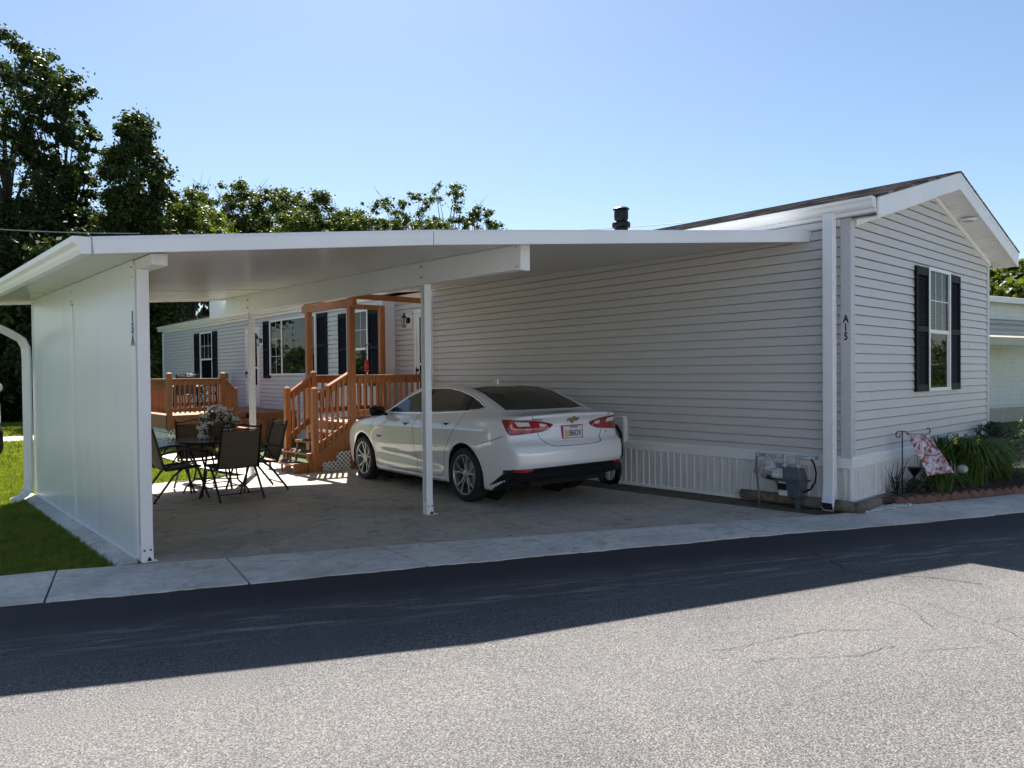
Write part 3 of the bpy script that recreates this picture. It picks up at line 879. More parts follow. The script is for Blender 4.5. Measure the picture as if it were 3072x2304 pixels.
# ---- eave fascia and gutter on the carport side
mb = MB()
mb.box(8.40, 8.506, YF + 0.026, YB, 3.425, 3.47)
mb.box(8.455, 8.475, YF + 0.026, YB, 3.47, 3.575)
hb(mb, "eave_fascia", M['trim'])
mb = MB()
gp = [(8.45, 3.472), (8.375, 3.472), (8.352, 3.50), (8.345, 3.54), (8.325, 3.560), (8.322, 3.592), (8.332, 3.592), (8.45, 3.588)]
ya, yb = YF + 0.03, YE + .2
vs = [(x, ya, z) for x, z in gp] + [(x, yb, z) for x, z in gp]; n = len(gp)
mb.add(vs, [(i, i + 1, n + i + 1, n + i) for i in range(n - 1)] + [tuple(range(n))[::-1], tuple(range(n, 2 * n))])
gut = hb(mb, "gutter", M['trim'])
mb = MB()      # end cap of the right hand gutter
mb.box(14.10, 14.19, YF + 0.03, YB, 3.42, 3.52)
hb(mb, "gutter", M['grey_metal'])
# ---- downspout at the near corner
mb = MB()
xo = 8.375; yo = 3.80
pts = [(xo, yo, 3.475), (xo, yo, 0.36), (xo - 0.012, yo - .004, 0.28), (xo - 0.055, yo - .015, 0.205), (xo - 0.13, yo - .04, 0.15), (xo - 0.29, yo - .10, 0.095)]
vs, fs, rings = mb.rtube(pts, 0.125, 0.10, (0.0, 1, 0))
mb.add(vs, fs)
hb(mb, "downspout", M['white'], bevel=0.008)
mb = MB()
e = rings[-1]; c = sum(e, Vector()) / 4
mb.poly([c + (q - c) * 0.86 + Vector((0.012, 0.005, 0.004)) for q in e])
ds_hole = hb(mb, "downspout_mouth", M['under'])
# ---- roof vent stack
mb = MB()
cx, cy = 10.17, 8.40
mb.lathe([(0.120, 3.85), (0.120, 4.26), (0.160, 4.28), (0.165, 4.30), (0.165, 4.345), (0.160, 4.36), (0.115, 4.385), (0.112, 4.40), (0.118, 4.42), (0.128, 4.44), (0.128, 4.56), (0.12, 4.59), (0.150, 4.60), (0.152, 4.607), (0.12, 4.632), (0.05, 4.648), (0.0, 4.65)], (cx, cy, 0), 28)
hb(mb, "vent_stack", M['black'], smooth=False)

# ---- windows
def window(FR, s0, s1, z0, z1, kind, flip=False, label=None, blind=True, fw=0.05):
    mb = MB()
    # outer frame
    mb.fbox(FR, s0, s1, z1 - fw, z1, 0.0, 0.055); mb.fbox(FR, s0, s1, z0, z0 + fw, 0.0, 0.060)
    mb.fbox(FR, s0, s0 + fw, z0 + fw, z1 - fw, 0.0, 0.055); mb.fbox(FR, s1 - fw, s1, z0 + fw, z1 - fw, 0.0, 0.055)
    zi0, zi1 = z0 + fw, z1 - fw; si0, si1 = s0 + fw, s1 - fw
    if kind == 'hung':
        zm = (z0 + z1) / 2 - 0.03
        mb.fbox(FR, si0, si1, zm - 0.025, zm + 0.03, 0.0, 0.045)
        mb.fbox(FR, si0, si0 + 0.03, zi0, zm - .025, 0.0, 0.030); mb.fbox(FR, si1 - 0.03, si1, zi0, zm - .025, 0.0, 0.030)
    else:
        sm = s0 + (s1 - s0) * kind[1]
        mb.fbox(FR, sm - 0.03, sm + 0.03, zi0, zi1, 0.0, 0.048)
    w = hb(mb, "window", M['trim'], bevel=0.004)
    mb = MB()
    mb.fbox(FR, si0, si1, zi0, zi1, 0.024, 0.028)
    hb(mb, "pane", M['pane'], w)
    mb = MB()
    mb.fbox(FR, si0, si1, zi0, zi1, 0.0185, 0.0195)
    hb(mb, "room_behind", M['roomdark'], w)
    mb = MB()
    t = 0.006
    if kind == 'hung':
        for k in (1, 2):
            sx = si0 + (si1 - si0) * k / 3
            mb.fbox(FR, sx - t, sx + t, zm + 0.03, zi1, 0.0285, 0.033)
        for k in (1,):
            zz = zm + 0.03 + (zi1 - zm - .03) * 0.5
            mb.fbox(FR, si0, si1, zz - t, zz + t, 0.0285, 0.0335)
    else:
        a, b = (si0, sm - 0.03) if kind[2] == 'lo' else (sm + 0.03, si1)
        sx = (a + b) / 2
        mb.fbox(FR, sx - t, sx + t, zi0, zi1, 0.0285, 0.033)
        for k in (1, 2):
            zz = zi0 + (zi1 - zi0) * k / 3
            mb.fbox(FR, a, b, zz - t, zz + t, 0.0285, 0.0335)
    hb(mb, "muntin", M['trim'], w)
    if blind:
        mb = MB()
        if kind == 'hung':
            zz = zm + 0.05; top = zm + (zi1 - zm) * 0.60
            while zz < top:
                mb.fbox(FR, si0 + .01, si1 - .01, zz, zz + 0.026, 0.0200, 0.0225); zz += 0.042
            hb(mb, "blind", M['blind'], w)
    if kind != 'hung':
        mb = MB()
        for k in range(14):
            sx = si0 + 0.02 + (si1 - si0 - .04) * (k / 14.0)
            mb.fbox(FR, sx, sx + (si1 - si0) / 20, zi0 + 0.02, zi1 - 0.02, 0.0198, 0.0205 + 0.002 * (k % 2))
        hb(mb, "curtain", M['curtain'], w)
    return w
def shutter(FR, s0, s1, z0, z1, fine=True):
    mb = MB()
    f = 0.045; n0 = 0.017
    mb.fbox(FR, s0, s0 + f, z0, z1, n0, 0.052); mb.fbox(FR, s1 - f, s1, z0, z1, n0, 0.052)
    zm = (z0 + z1) / 2
    for a, b in ((z0, z0 + 0.09), (z1 - 0.11, z1), (zm - 0.035, zm + 0.035)):
        mb.fbox(FR, s0 + f, s1 - f, a, b, n0, 0.050)
    for a, b in ((z0 + .09, zm - .035), (zm + .035, z1 - .11)):
        z = a
        P0, u, n = Vector(FR[0]), Vector(FR[1]), Vector(FR[2])
        while z < b - 0.01:
            def p(s, zz, o): return P0 + u * s + n * o + Vector((0, 0, zz))
            zt = min(z + 0.036, b)
            mb.quad(p(s0 + f, z, 0.046), p(s1 - f, z, 0.046), p(s1 - f, zt, 0.022), p(s0 + f, zt, 0.022))
            z += 0.038
        mb.fbox(FR, s0 + f, s1 - f, a, b, n0, 0.021)
    return hb(mb, "shutter", M['shutter'])
# gable window
window(FG, 10.92, 11.80, 1.345, 3.075, 'hung')
shutter(FG, 10.47, 10.915, 1.35, 3.05); shutter(FG, 11.805, 12.24, 1.35, 3.04)
# long wall
window(FL, 24.55, 25.75, 1.36, 3.16, 'hung')
shutter(FL, 24.14, 24.54, 1.36, 3.15); shutter(FL, 25.76, 26.35, 1.36, 3.15)
window(FL, 17.05, 19.90, 1.66, 3.22, ('slide', 0.72, 'hi'))
shutter(FL, 19.91, 20.36, 1.58, 3.22); shutter(FL, 16.45, 16.98, 1.58, 3.22)
window(FL, 14.45, 15.42, 1.40, 3.16, 'hung')
shutter(FL, 13.96, 14.44, 1.40, 3.13); shutter(FL, 15.43, 15.85, 1.40, 3.13)

# ---- doors
def house_door(FR, s0, s1, z0, z1, half):
    mb = MB()
    f = 0.075
    mb.fbox(FR, s0 - f, s0, z0, z1 + f, 0, 0.05); mb.fbox(FR, s1, s1 + f, z0, z1 + f, 0, 0.05)
    mb.fbox(FR, s0, s1, z1, z1 + f, 0, 0.05)
    mb.fbox(FR, s0, s0 + 0.11, z0, z1, 0, 0.035); mb.fbox(FR, s1 - 0.11, s1, z0, z1, 0, 0.035)
    mb.fbox(FR, s0 + .11, s1 - .11, z0, z0 + half, 0, 0.035)
    zm = z0 + (z1 - z0) * 0.49
    mb.fbox(FR, s0 + .11, s1 - .11, zm, zm + 0.05, 0, 0.037)
    mb.fbox(FR, s0 + .11, s1 - .11, z1 - 0.1, z1, 0, 0.035)
    zq = z1 - 0.42
    d = hb(mb, "door", M['door'], bevel=0.004)
    mb = MB(); mb.fbox(FR, s0 + .11, s1 - .11, z0 + half, z1 - .1, 0.024, 0.027); hb(mb, "pane", M['pane'], d)
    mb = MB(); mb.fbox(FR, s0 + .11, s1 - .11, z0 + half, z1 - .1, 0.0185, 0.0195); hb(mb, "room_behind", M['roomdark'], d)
    mb = MB(); zz = zm + 0.08
    while zz < z1 - 0.5:
        mb.fbox(FR, s0 + .13, s1 - .13, zz, zz + 0.034, 0.0200, 0.0225); zz += 0.055
    hb(mb, "blind", M['blind'], d)
    mb = MB()
    P0, u, n = Vector(FR[0]), Vector(FR[1]), Vector(FR[2])
    c = P0 + u * (s1 - 0.055) + n * 0.035 + Vector((0, 0, z0 + 0.98))
    mb.tube([c, c + n * 0.05], 0.03, 10); mb.tube([c + n * .05 + Vector((0, 0, .06)), c + n * .055, c + n * .045 - Vector((0, 0, .16))], 0.012, 8)
    hb(mb, "handle", M['black'], d)
    return d
house_door(FRc, 12.16, 13.02, 0.76, 2.98, 0.35)
house_door(FL, 20.72, 21.62, 0.76, 3.02, 0.62)
# ---- wall lanterns on white back plates
def lantern(FR, s, z):
    mb = MB(); mb.fbox(FR, s - 0.10, s + 0.10, z - 0.16, z + 0.16, 0, 0.03)
    l = hb(mb, "lantern_plate", M['trim'])
    P0, u, n = Vector(FR[0]), Vector(FR[1]), Vector(FR[2]); c = P0 + u * s + Vector((0, 0, z))
    mb = MB()
    mb.tube([c + n * .03, c + n * .05], 0.07, 12)
    q = c + n * 0.15
    mb.tube([c + n * .05 + Vector((0, 0, .02)), c + n * .10 + Vector((0, 0, .06)), q + Vector((0, 0, .06))], 0.012, 8)
    mb.tube([q + Vector((0, 0, .13)), q + Vector((0, 0, .10)), q + Vector((0, 0, .05))], [0.012, 0.03, 0.075], 4)
    mb.tube([q + Vector((0, 0, .16)), q + Vector((0, 0, .13))], 0.018, 6)
    for a in range(4):
        dx = 0.058 * math.cos(a * math.pi / 2 + .78); dy = 0.058 * math.sin(a * math.pi / 2 + .78)
        mb.tube([q + Vector((dx, dy, .05)), q + Vector((dx * .8, dy * .8, -.14))], 0.006, 5)
    mb.tube([q + Vector((0, 0, -.14)), q + Vector((0, 0, -.155))], 0.055, 4)
    hb(mb, "lantern", M['black'], l)
lantern(FRc, 13.32, 2.84)
lantern(FL, 20.52, 2.68)
# ---- house number on the corner post
for i, ch in enumerate("A15"):
    t = text_obj("house_number", ch, 0.125, M['letter'], (XW - 0.0275, YG + 0.036, 2.245 - 0.102 * i), (0, -1, 0), (0, 0, 1), None, 0.0012, weight=0.004, sx=0.72)
    attach(t, home)
# outlet box on the wall behind the car and hose coil hanging below it
mb = MB(); mb.fbox(FL, 6.95, 7.42, 0.62, 0.98, 0.0, 0.09)
box = thing("utility_box", "pale grey utility box on the long wall just behind the car", "utility box", (XW, 7.2, 0.62))
o = mb.build("cover", M['siding'], None, bevel=0.006); attach(o, box)
mb = MB(); mb.fbox(FL, 6.935, 7.435, 0.97, 0.985, 0.0, 0.10); mb.fbox(FL, 6.925, 6.950, 0.60, 0.97, 0, 0.095)
o = mb.build("lid", M['trim'], None); attach(o, box)

# ================================================================== CARPORT
carport = thing("carport", "white flat-roofed metal carport with a closed side wall, attached to the grey mobile home", "carport", (1.78, 7.2, 0))
def cb(mb, name, mat, parent=None, **kw):
    o = mb.build(name, mat, None, **kw); attach(o, parent if parent is not None else carport); return o
def rz(x, y): return 3.345 + 0.0856 * (x - 8.5) + 0.016 * (y - 4.12)
FA, FS, FB = (1.32, 6.55), (3.87, 5.42), (8.49, 4.12)
RB, RA = (8.49, 11.75), (1.22, 13.20)
RD = (4.60, 13.55)
# roof pan: top sheet, underside sheet, thickness 0.10
mb = MB()
pl = [FA, FS, FB, RB, RD, RA]
top = [(p[0], p[1], rz(*p) - 0.004) for p in pl]; bot = [(p[0], p[1], rz(*p) - 0.10) for p in pl]
n = 6
mb.add(top, [(0, 1, 2, 3, 4, 5)])
mb.add(top + bot, [((i + 1) % n, i, n + i, n + (i + 1) % n) for i in range(n)])
cb(mb, "roof", M['white'])
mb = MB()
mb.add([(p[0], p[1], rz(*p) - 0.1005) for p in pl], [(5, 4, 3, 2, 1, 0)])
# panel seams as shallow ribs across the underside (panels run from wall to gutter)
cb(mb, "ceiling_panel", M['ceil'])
mb = MB()
for yy in (11.2,):
    y0l = yy + 0.75
    for x0, x1 in ((1.4, 4.83),):
        if yy > 10.4 and x0 > 5: continue
        ya = yy + (4.95 - x0) * 0.0; ybb = yy
        if yy < 6.5 and x0 < 3: continue
        mb.hexa([(x0, yy - .008, rz(x0, yy) - .106), (x1, yy - .008, rz(x1, yy) - .106), (x1, yy + .008, rz(x1, yy) - .106), (x0, yy + .008, rz(x0, yy) - .106),
                 (x0, yy - .008, rz(x0, yy) - .101), (x1, yy - .008, rz(x1, yy) - .101), (x1, yy + .008, rz(x1, yy) - .101), (x0, yy + .008, rz(x0, yy) - .101)])
cb(mb, "ceiling_seam", M['ceil'])
# fascia pieces
def fascia(p, q, name="fascia", th=0.03, dz0=-0.135, dz1=0.0):
    mb = MB()
    a = Vector((p[0], p[1], 0)); b = Vector((q[0], q[1], 0)); d = (b - a).normalized(); nn = Vector((d.y, -d.x, 0)) * th
    def P(v, off, z): return (v.x + off.x, v.y + off.y, rz(v.x, v.y) + z)
    Z = Vector((0, 0, 0))
    mb.hexa([P(a, nn, dz0), P(b, nn, dz0), P(b, Z, dz0), P(a, Z, dz0), P(a, nn, dz1 - .022), P(b, nn, dz1 - .022), P(b, Z, dz1 - .022), P(a, Z, dz1 - .022)])
    n2 = nn * 0.75
    mb.hexa([P(a, n2, dz1 - .022), P(b, n2, dz1 - .022), P(b, Z, dz1 - .022), P(a, Z, dz1 - .022), P(a, n2 * .6, dz1 + .006), P(b, n2 * .6, dz1 + .006), P(b, Z, dz1 + .006), P(a, Z, dz1 + .006)])
    return cb(mb, name, M['white'])
gap = 0.004
fascia(FA, (FS[0] - gap, FS[1] + gap * .44)); fascia(FS, FB)
fascia(RB, RD); fascia(RD, RA)
# small cap closing the right end of the front fascia
mb = MB()
mb.hexa([(8.49, 4.095, rz(8.49, 4.1) - .135), (8.50, 4.095, rz(8.49, 4.1) - .135), (8.50, 4.3, rz(8.49, 4.3) - .135), (8.49, 4.3, rz(8.49, 4.3) - .135),
         (8.49, 4.075, rz(8.49, 4.1)), (8.503, 4.075, rz(8.49, 4.1)), (8.503, 4.3, rz(8.49, 4.3)), (8.49, 4.3, rz(8.49, 4.3))])
cb(mb, "end_cap", M['white'])
# gutter along the low left edge (K profile, mitred into the fascia)
mb = MB()
prof = [(0.0, -0.135), (-0.065, -0.135), (-0.085, -0.10), (-0.092, -0.07), (-0.125, -0.045), (-0.130, 0.0), (-0.120, 0.004), (0.0, 0.0)]
def gpt(y, pr):
    xx = FA[0] + (RA[0] - FA[0]) * (y - FA[1]) / (RA[1] - FA[1])
    return (xx + pr[0], y + (0.03 if False else 0) - 0.0 + pr[0] * -0.35, rz(xx, y) + pr[1])
n = len(prof)
vs = [gpt(FA[1] - 0.02, p) for p in prof] + [gpt(RA[1], p) for p in prof]
mb.add(vs, [(i, n + i, n + i + 1, i + 1) for i in range(n - 1)] + [tuple(range(n)), tuple(range(n, 2 * n))[::-1]])
cb(mb, "gutter", M['white'])
mb = MB()       # dark sealant in the mitre between gutter and fascia
mb.hexa([(FA[0] - .004, FA[1] - .034, rz(*FA) - .137), (FA[0] + .012, FA[1] - .040, rz(*FA) - .137), (FA[0] + .012, FA[1] - .01, rz(*FA) - .137), (FA[0] - .004, FA[1] - .01, rz(*FA) - .137),
         (FA[0] - .004, FA[1] - .034, rz(*FA) + .004), (FA[0] + .003, FA[1] - .037, rz(*FA) + .004), (FA[0] + .003, FA[1] - .01, rz(*FA) + .004), (FA[0] - .004, FA[1] - .01, rz(*FA) + .004)])
cb(mb, "sealant", M['grey_metal'])
# main beam
BX = 4.95
def bz(y): return 2.655 + 0.0088 * y
mb = MB()
y0, y1 = 5.36, 14.33
mb.hexa([(BX - .05, y0, bz(y0)), (BX + .05, y0, bz(y0)), (BX + .05, y1, bz(y1)), (BX - .05, y1, bz(y1)),
         (BX - .05, y0, rz(BX, y0) - .106), (BX + .05, y0, rz(BX, y0) - .106), (BX + .05, y1, rz(BX, y1) - .106), (BX - .05, y1, rz(BX, y1) - .106)])
cb(mb, "beam", M['white'], bevel=0.003)
mb = MB()
y = y0 - 0.012
mb.hexa([(BX - .058, y, bz(y0) - .008), (BX + .072, y, bz(y0) - .008), (BX + .072, y0 + .04, bz(y0) - .008), (BX - .058, y0 + .04, bz(y0) - .008),
         (BX - .058, y, rz(BX, y0) - .102), (BX + .072, y, rz(BX, y0) - .102), (BX + .072, y0 + .04, rz(BX, y0) - .102), (BX - .058, y0 + .04, rz(BX, y0) - .102)])
cb(mb, "beam_cap", M['white'])
mb = MB()
for (bx_, by_, bz_) in ((BX - .058, 7.1, 2.80), (BX - .058, 7.1, 2.93), (BX - .058, 12.4, 2.84), (BX - .058, 12.4, 2.97), (BX - .064, 5.40, 2.73), (BX - .064, 5.40, 2.93)):
    r = .014 if by_ > 5.5 else .006
    mb.tube([(bx_ + .01, by_, bz_), (bx_ - .014, by_, bz_)], r, 8)
cb(mb, "bolt", M['grey_metal'])
# side beam on top of the wall
mb = MB()
y0, y1 = 6.66, 12.75
x0, x1 = 1.80, 1.93
mb.hexa([(x0, y0, rz(1.8, y0) - .20), (x1, y0, rz(1.8, y0) - .20), (x1, y1, rz(1.8, y1) - .20), (x0, y1, rz(1.8, y1) - .20),
         (x0, y0, rz(x0, y0) - .106), (x1, y0, rz(x1, y0) - .106), (x1, y1, rz(x1, y1) - .106), (x0, y1, rz(x0, y1) - .106)])
cb(mb, "side_beam", M['white'], bevel=0.003)
# posts
def post(x, y, ztop, w=0.088):
    zb = zg(y) + 0.012
    mb = MB(); mb.box(x - w / 2, x + w / 2, y - w / 2, y + w / 2, zb, ztop)
    p = cb(mb, "post", M['white'], bevel=0.004)
    mb = MB()
    for dx in (-.03, 0.0): mb.box(x - w / 2 - .0025, x - w / 2, y - .026 + (dx + .03), y - .020 + (dx + .03), zb + .15, ztop)
    cb(mb, "post_groove", M['grey_metal'], p)
    mb = MB()
    mb.box(x - .05, x + .075, y - w / 2 - .055, y + .02, zb, zb + .006)
    mb.box(x - w / 2, x + w / 2, y - w / 2 - .006, y - w / 2, zb + .006, zb + .14)
    b = cb(mb, "base_bracket", M['white'], p)
    mb = MB()
    for dx in (-.026, .026): mb.tube([(x + dx, y - w / 2 - .004, zb + .10), (x + dx, y - w / 2 - .013, zb + .10)], .009, 8)
    mb.tube([(x + .012, y - w / 2 - .022, zb + .006), (x + .012, y - w / 2 - .022, zb + .035)], [.02, .008], 6)
    cb(mb, "bolt", M['black'], p)
    return p
post(4.95, 7.10, bz(7.1)); post(4.95, 12.40, bz(12.4))
pf = post(1.835, 7.12, rz(1.8, 7.12) - .20, 0.10)
# wall panels: front panel, batten, rear panel (outer face X = 1.78)
def wall_panel(name, y0, y1, xo, th=0.045, mat=M['panel'], dz0=0.03, dz1=-0.104):
    mb = MB()
    mb.hexa([(xo, y0, zg(y0) + dz0), (xo + th, y0, zg(y0) + dz0), (xo + th, y1, zg(y1) + dz0), (xo, y1, zg(y1) + dz0),
             (xo, y0, rz(xo, y0) + dz1), (xo + th, y0, rz(xo, y0) + dz1), (xo + th, y1, rz(xo, y1) + dz1), (xo, y1, rz(xo, y1) + dz1)])
    return cb(mb, name, mat)
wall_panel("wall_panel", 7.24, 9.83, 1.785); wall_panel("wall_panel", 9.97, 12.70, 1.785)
wall_panel("batten", 9.83, 9.97, 1.776, 0.055, M['white'], 0.03, -0.36)
wall_panel("batten_cap", 9.83, 9.97, 1.783, 0.05, M['panel'], 2.60, -0.104)
wall_panel("end_stud", 12.70, 12.76, 1.775, 0.06, M['white'])
wall_panel("edge_channel", 7.165, 7.24, 1.778, 0.055, M['white'], 0.03, -0.14)
mb = MB()
y0, y1 = 7.2, 12.75
for a, b, zz0, zz1 in ((1.775, 1.84, 0.008, 0.030),):
    mb.hexa([(a, y0, zg(y0) + zz0), (b, y0, zg(y0) + zz0), (b, y1, zg(y1) + zz0), (a, y1, zg(y1) + zz0), (a, y0, zg(y0) + zz1), (b, y0, zg(y0) + zz1), (b, y1, zg(y1) + zz1), (a, y1, zg(y1) + zz1)])
cb(mb, "sill_track", M['white'])
mb = MB()
for yy, dz in ((7.20, -.17), (7.20, -.26), (7.22, -.17), (12.66, -.16), (9.9, -.2), (9.9, -.31)):
    mb.tube([(1.784, yy, rz(1.8, yy) + dz), (1.772, yy, rz(1.8, yy) + dz)], .008, 6)
cb(mb, "screw", M['grey_metal'])
# number on the front edge of the wall
for i, ch in enumerate("15A"):
    t = text_obj("house_number", ch, 0.13, M['letter'], (1.7745, 7.205, 2.195 - 0.108 * i), (0, -1, 0), (0, 0, 1), None, 0.0012, weight=0.007, sx=1.05)
    attach(t, carport)
# concrete kerb under the wall
mb = MB()
for y0, y1 in ((7.15, 9.0), (9.0, 11.0), (11.0, 12.95)):
    mb.hexa([(1.58, y0, zg(y0) - .1), (1.775, y0, zg(y0) - .1), (1.775, y1, zg(y1) - .1), (1.58, y1, zg(y1) - .1),
             (1.61, y0, zg(y0) - .008), (1.775, y0, zg(y0) + .013), (1.775, y1, zg(y1) + .013), (1.61, y1, zg(y1) - .008)])
structure(mb.build("kerb", M['walk']))
# downspout at the back left corner
mb = MB()
dxo = 1.60
pts = [(1.15, 12.10, 2.62), (1.15, 12.10, 2.54), (1.17, 12.12, 2.46), (1.25, 12.18, 2.38), (1.45, 12.35, 2.29), (1.61, 12.49, 2.20), (1.665, 12.54, 2.09), (1.675, 12.55, 1.94), (1.675, 12.55, 0.12), (1.66, 12.52, 0.02), (1.60, 12.42, -0.04), (1.44, 12.2, -0.085)]
vs, fs, rings = mb.rtube(pts, 0.085, 0.105, (0.45, 1, 0)); mb.add(vs, fs)
cb(mb, "downspout", M['white'], bevel=0.01)

# ================================================================== SEDAN
S_CAR = 1.065
car = thing("sedan", "white four-door sedan parked under the carport with a maroon-framed licence plate", "car", (6.735, 7.375, zg(7.4) + 0.012), 0)
_a = R(4.5)
car.rotation_euler = (R(-0.0), 0.0, R(90) - _a)      # local +x = forward
car.rotation_euler = (0.0, R(0.7), R(90) - _a)
car.scale = (S_CAR, S_CAR, S_CAR)

def smooth_tab(xs, ys, x, w):
    """piecewise-linear table smoothed by a gaussian of width w, evaluated at x"""
    gx = np.linspace(min(xs) - 0.5, max(xs) + 0.5, 1400)
    gy = np.interp(gx, xs, ys)
    k = int(max(1, w / (gx[1] - gx[0]) * 3)); t = np.arange(-k, k + 1) * (gx[1] - gx[0])
    ker = np.exp(-(t / w) ** 2 / 2); ker /= ker.sum()
    gy2 = np.convolve(np.pad(gy, k, mode='edge'), ker, mode='valid')
    return np.interp(x, gx, gy2)
ZT = ([-1.6, -1.10, -0.98, -0.72, -0.58, -0.30, 0.0, 0.30, 0.62, 0.95, 1.25, 1.50, 1.66, 2.28, 2.42, 2.85, 3.25, 3.55, 3.75, 3.95],
      [1.035, 1.085, 1.094, 1.105, 1.125, 1.235, 1.345, 1.415, 1.455, 1.468, 1.462, 1.438, 1.395, 1.065, 1.03, 0.975, 0.90, 0.81, 0.70, 0.45])
XRr = ([0.0, 0.22, 0.30, 0.44, 0.52, 0.66, 0.735, 0.765, 0.80, 0.93, 1.00, 1.06, 1.12, 1.5],
       [-0.90, -0.98, -1.04, -1.075, -1.125, -1.12, -1.09, -1.03, -1.005, -0.985, -1.0, -1.05, -1.07, -1.07])
XFf = ([0.0, 0.2, 0.35, 0.55, 0.7, 0.8, 0.9, 1.2], [3.55, 3.66, 3.76, 3.78, 3.74, 3.62, 3.40, 3.0])
WZ = ([0.10, 0.18, 0.24, 0.34, 0.50, 0.62, 0.76, 0.88, 0.955, 1.02, 1.07, 1.14, 1.24, 1.34, 1.42, 1.50],
      [0.76, 0.845, 0.875, 0.888, 0.903, 0.915, 0.922, 0.922, 0.905, 0.868, 0.828, 0.785, 0.725, 0.660, 0.600, 0.53])
WX = ([-1.3, -0.95, -0.6, -0.25, 0.3, 1.0, 2.0, 2.83, 3.3, 3.6, 3.9], [0.90, 0.945, 0.985, 1.0, 0.992, 1.0, 1.0, 0.995, 0.955, 0.90, 0.80])
def car_W(x, z):
    w = smooth_tab(*WZ, z, 0.018) * smooth_tab(*WX, x, 0.10)
    # wheel flares, door hollow, shoulder crease
    fl = 0.012 * (np.exp(-((x - 0.0) / 0.42) ** 2) + np.exp(-((x - 2.829) / 0.42) ** 2)) * np.exp(-((z - 0.62) / 0.22) ** 2)
    mid = 1 / (1 + np.exp(-(x - 0.50) / 0.07)) * 1 / (1 + np.exp((x - 2.35) / 0.07))
    hol = 0.022 * np.exp(-((z - (0.44 + 0.03 * (x - 1.4))) / 0.085) ** 2) * mid
    zc = 0.872 + 0.035 * (1.2 - x) * 0.6
    s_ = (z - zc)
    cr = 0.010 * np.exp(-np.abs(s_) / 0.030) * (1 / (1 + np.exp((x - 2.9) / 0.15)))
    # rear haunch keeps its width higher up
    h = 0.030 * np.exp(-((x + 0.55) / 0.42) ** 2) * np.exp(-((z - 1.03) / 0.055) ** 2)
    # greenhouse pulls in toward the back glass and the windscreen
    gz = 1 / (1 + np.exp(-(z - 1.10) / 0.02))
    gh = gz * (0.055 * np.clip(-(x - 0.25), 0, 1.0) + 0.02 * np.clip(x - 1.6, 0, 1))
    return w + fl - hol + cr + h - gh
def car_f(P):
    x, y, z = P[..., 0], P[..., 1], P[..., 2]
    ay = np.abs(y)
    fs = ay - car_W(x, z)
    crown = 0.035 + 0.03 * np.exp(-((x - 0.9) / 0.9) ** 2)
    ft = z - (smooth_tab(*ZT, x, 0.035) - crown * (ay / 0.9) ** 2)
    ft = ft * 0.93
    fr = (smooth_tab(*XRr, z, 0.012) + 0.105 * (ay / 0.9) ** 2.4) - x
    ff = x - (smooth_tab(*XFf, z, 0.03) - 0.27 * (ay / 0.9) ** 2.2)
    fb = (0.175 + 0.15 * np.clip((-x - 0.50) / 0.35, 0, 1)) - z
    k1 = 0.040
    m1 = np.maximum(np.maximum(fs, fr), ff)
    a = m1 + k1 * np.log(np.exp((fs - m1) / k1) + np.exp((fr - m1) / k1) + np.exp((ff - m1) / k1))
    k2 = 0.012
    m2 = np.maximum(np.maximum(a, ft), fb)
    return m2 + k2 * np.log(np.exp((a - m2) / k2) + np.exp((ft - m2) / k2) + np.exp((fb - m2) / k2))
def car_hit(O, Dv, t0=0.0, t1=3.0, inward=False, n=26):
    """root of f along O + t D.  outward rays start inside; inward rays start outside"""
    lo = np.full(O.shape[:-1], t0); hi = np.full(O.shape[:-1], t1)
    for _ in range(n):
        mid = (lo + hi) / 2
        f = car_f(O + Dv * mid[..., None])
        ins = f < 0
        if inward:
            hi = np.where(ins, mid, hi); lo = np.where(ins, lo, mid)
        else:
            lo = np.where(ins, mid, lo); hi = np.where(ins, hi, mid)
    return O + Dv * ((lo + hi) / 2)[..., None]
def car_n(P, e=0.004):
    g = []
    for i in range(3):
        d = np.zeros(3); d[i] = e
        g.append(car_f(P + d) - car_f(P - d))
    g = np.stack(g, -1); return g / np.linalg.norm(g, axis=-1, keepdims=True)

# ---- body shell
NT = 300
th = np.linspace(0, 2 * np.pi, NT, endpoint=False)
fanR = np.linspace(0, np.pi / 2, 90)[1:]
fanF = np.linspace(np.pi / 2, 0, 60)[1:-1]
rows = []
xA, xB = -0.42, 2.95
zs = 0.72
Ol, Dl = [], []
for ph in fanR:
    Ol.append(np.tile([xA, 0, zs], (NT, 1)))
    Dl.append(np.stack([-np.cos(ph) * np.ones(NT), np.sin(ph) * np.cos(th), np.sin(ph) * np.sin(th)], 1))
for x in np.linspace(xA, xB, 230)[1:-1]:
    Ol.append(np.tile([x, 0, zs - 0.08 * (x - xA) / (xB - xA)], (NT, 1)))
    Dl.append(np.stack([np.zeros(NT), np.cos(th), np.sin(th)], 1))
fanF2 = np.concatenate([[np.pi / 2], fanF])
for ph in fanF2:
    Ol.append(np.tile([xB, 0, zs - 0.08], (NT, 1)))
    Dl.append(np.stack([np.cos(ph) * np.ones(NT), np.sin(ph) * np.cos(th), np.sin(ph) * np.sin(th)], 1))
O_ = np.array(Ol); D_ = np.array(Dl)
PB = car_hit(O_, D_)
nr = PB.shape[0]
Vb = PB.reshape(-1, 3)
idx = np.arange(nr * NT).reshape(nr, NT)
F4 = np.stack([idx[:-1, :], idx[1:, :], np.roll(idx, -1, 1)[1:, :], np.roll(idx, -1, 1)[:-1, :]], -1).reshape(-1, 4)
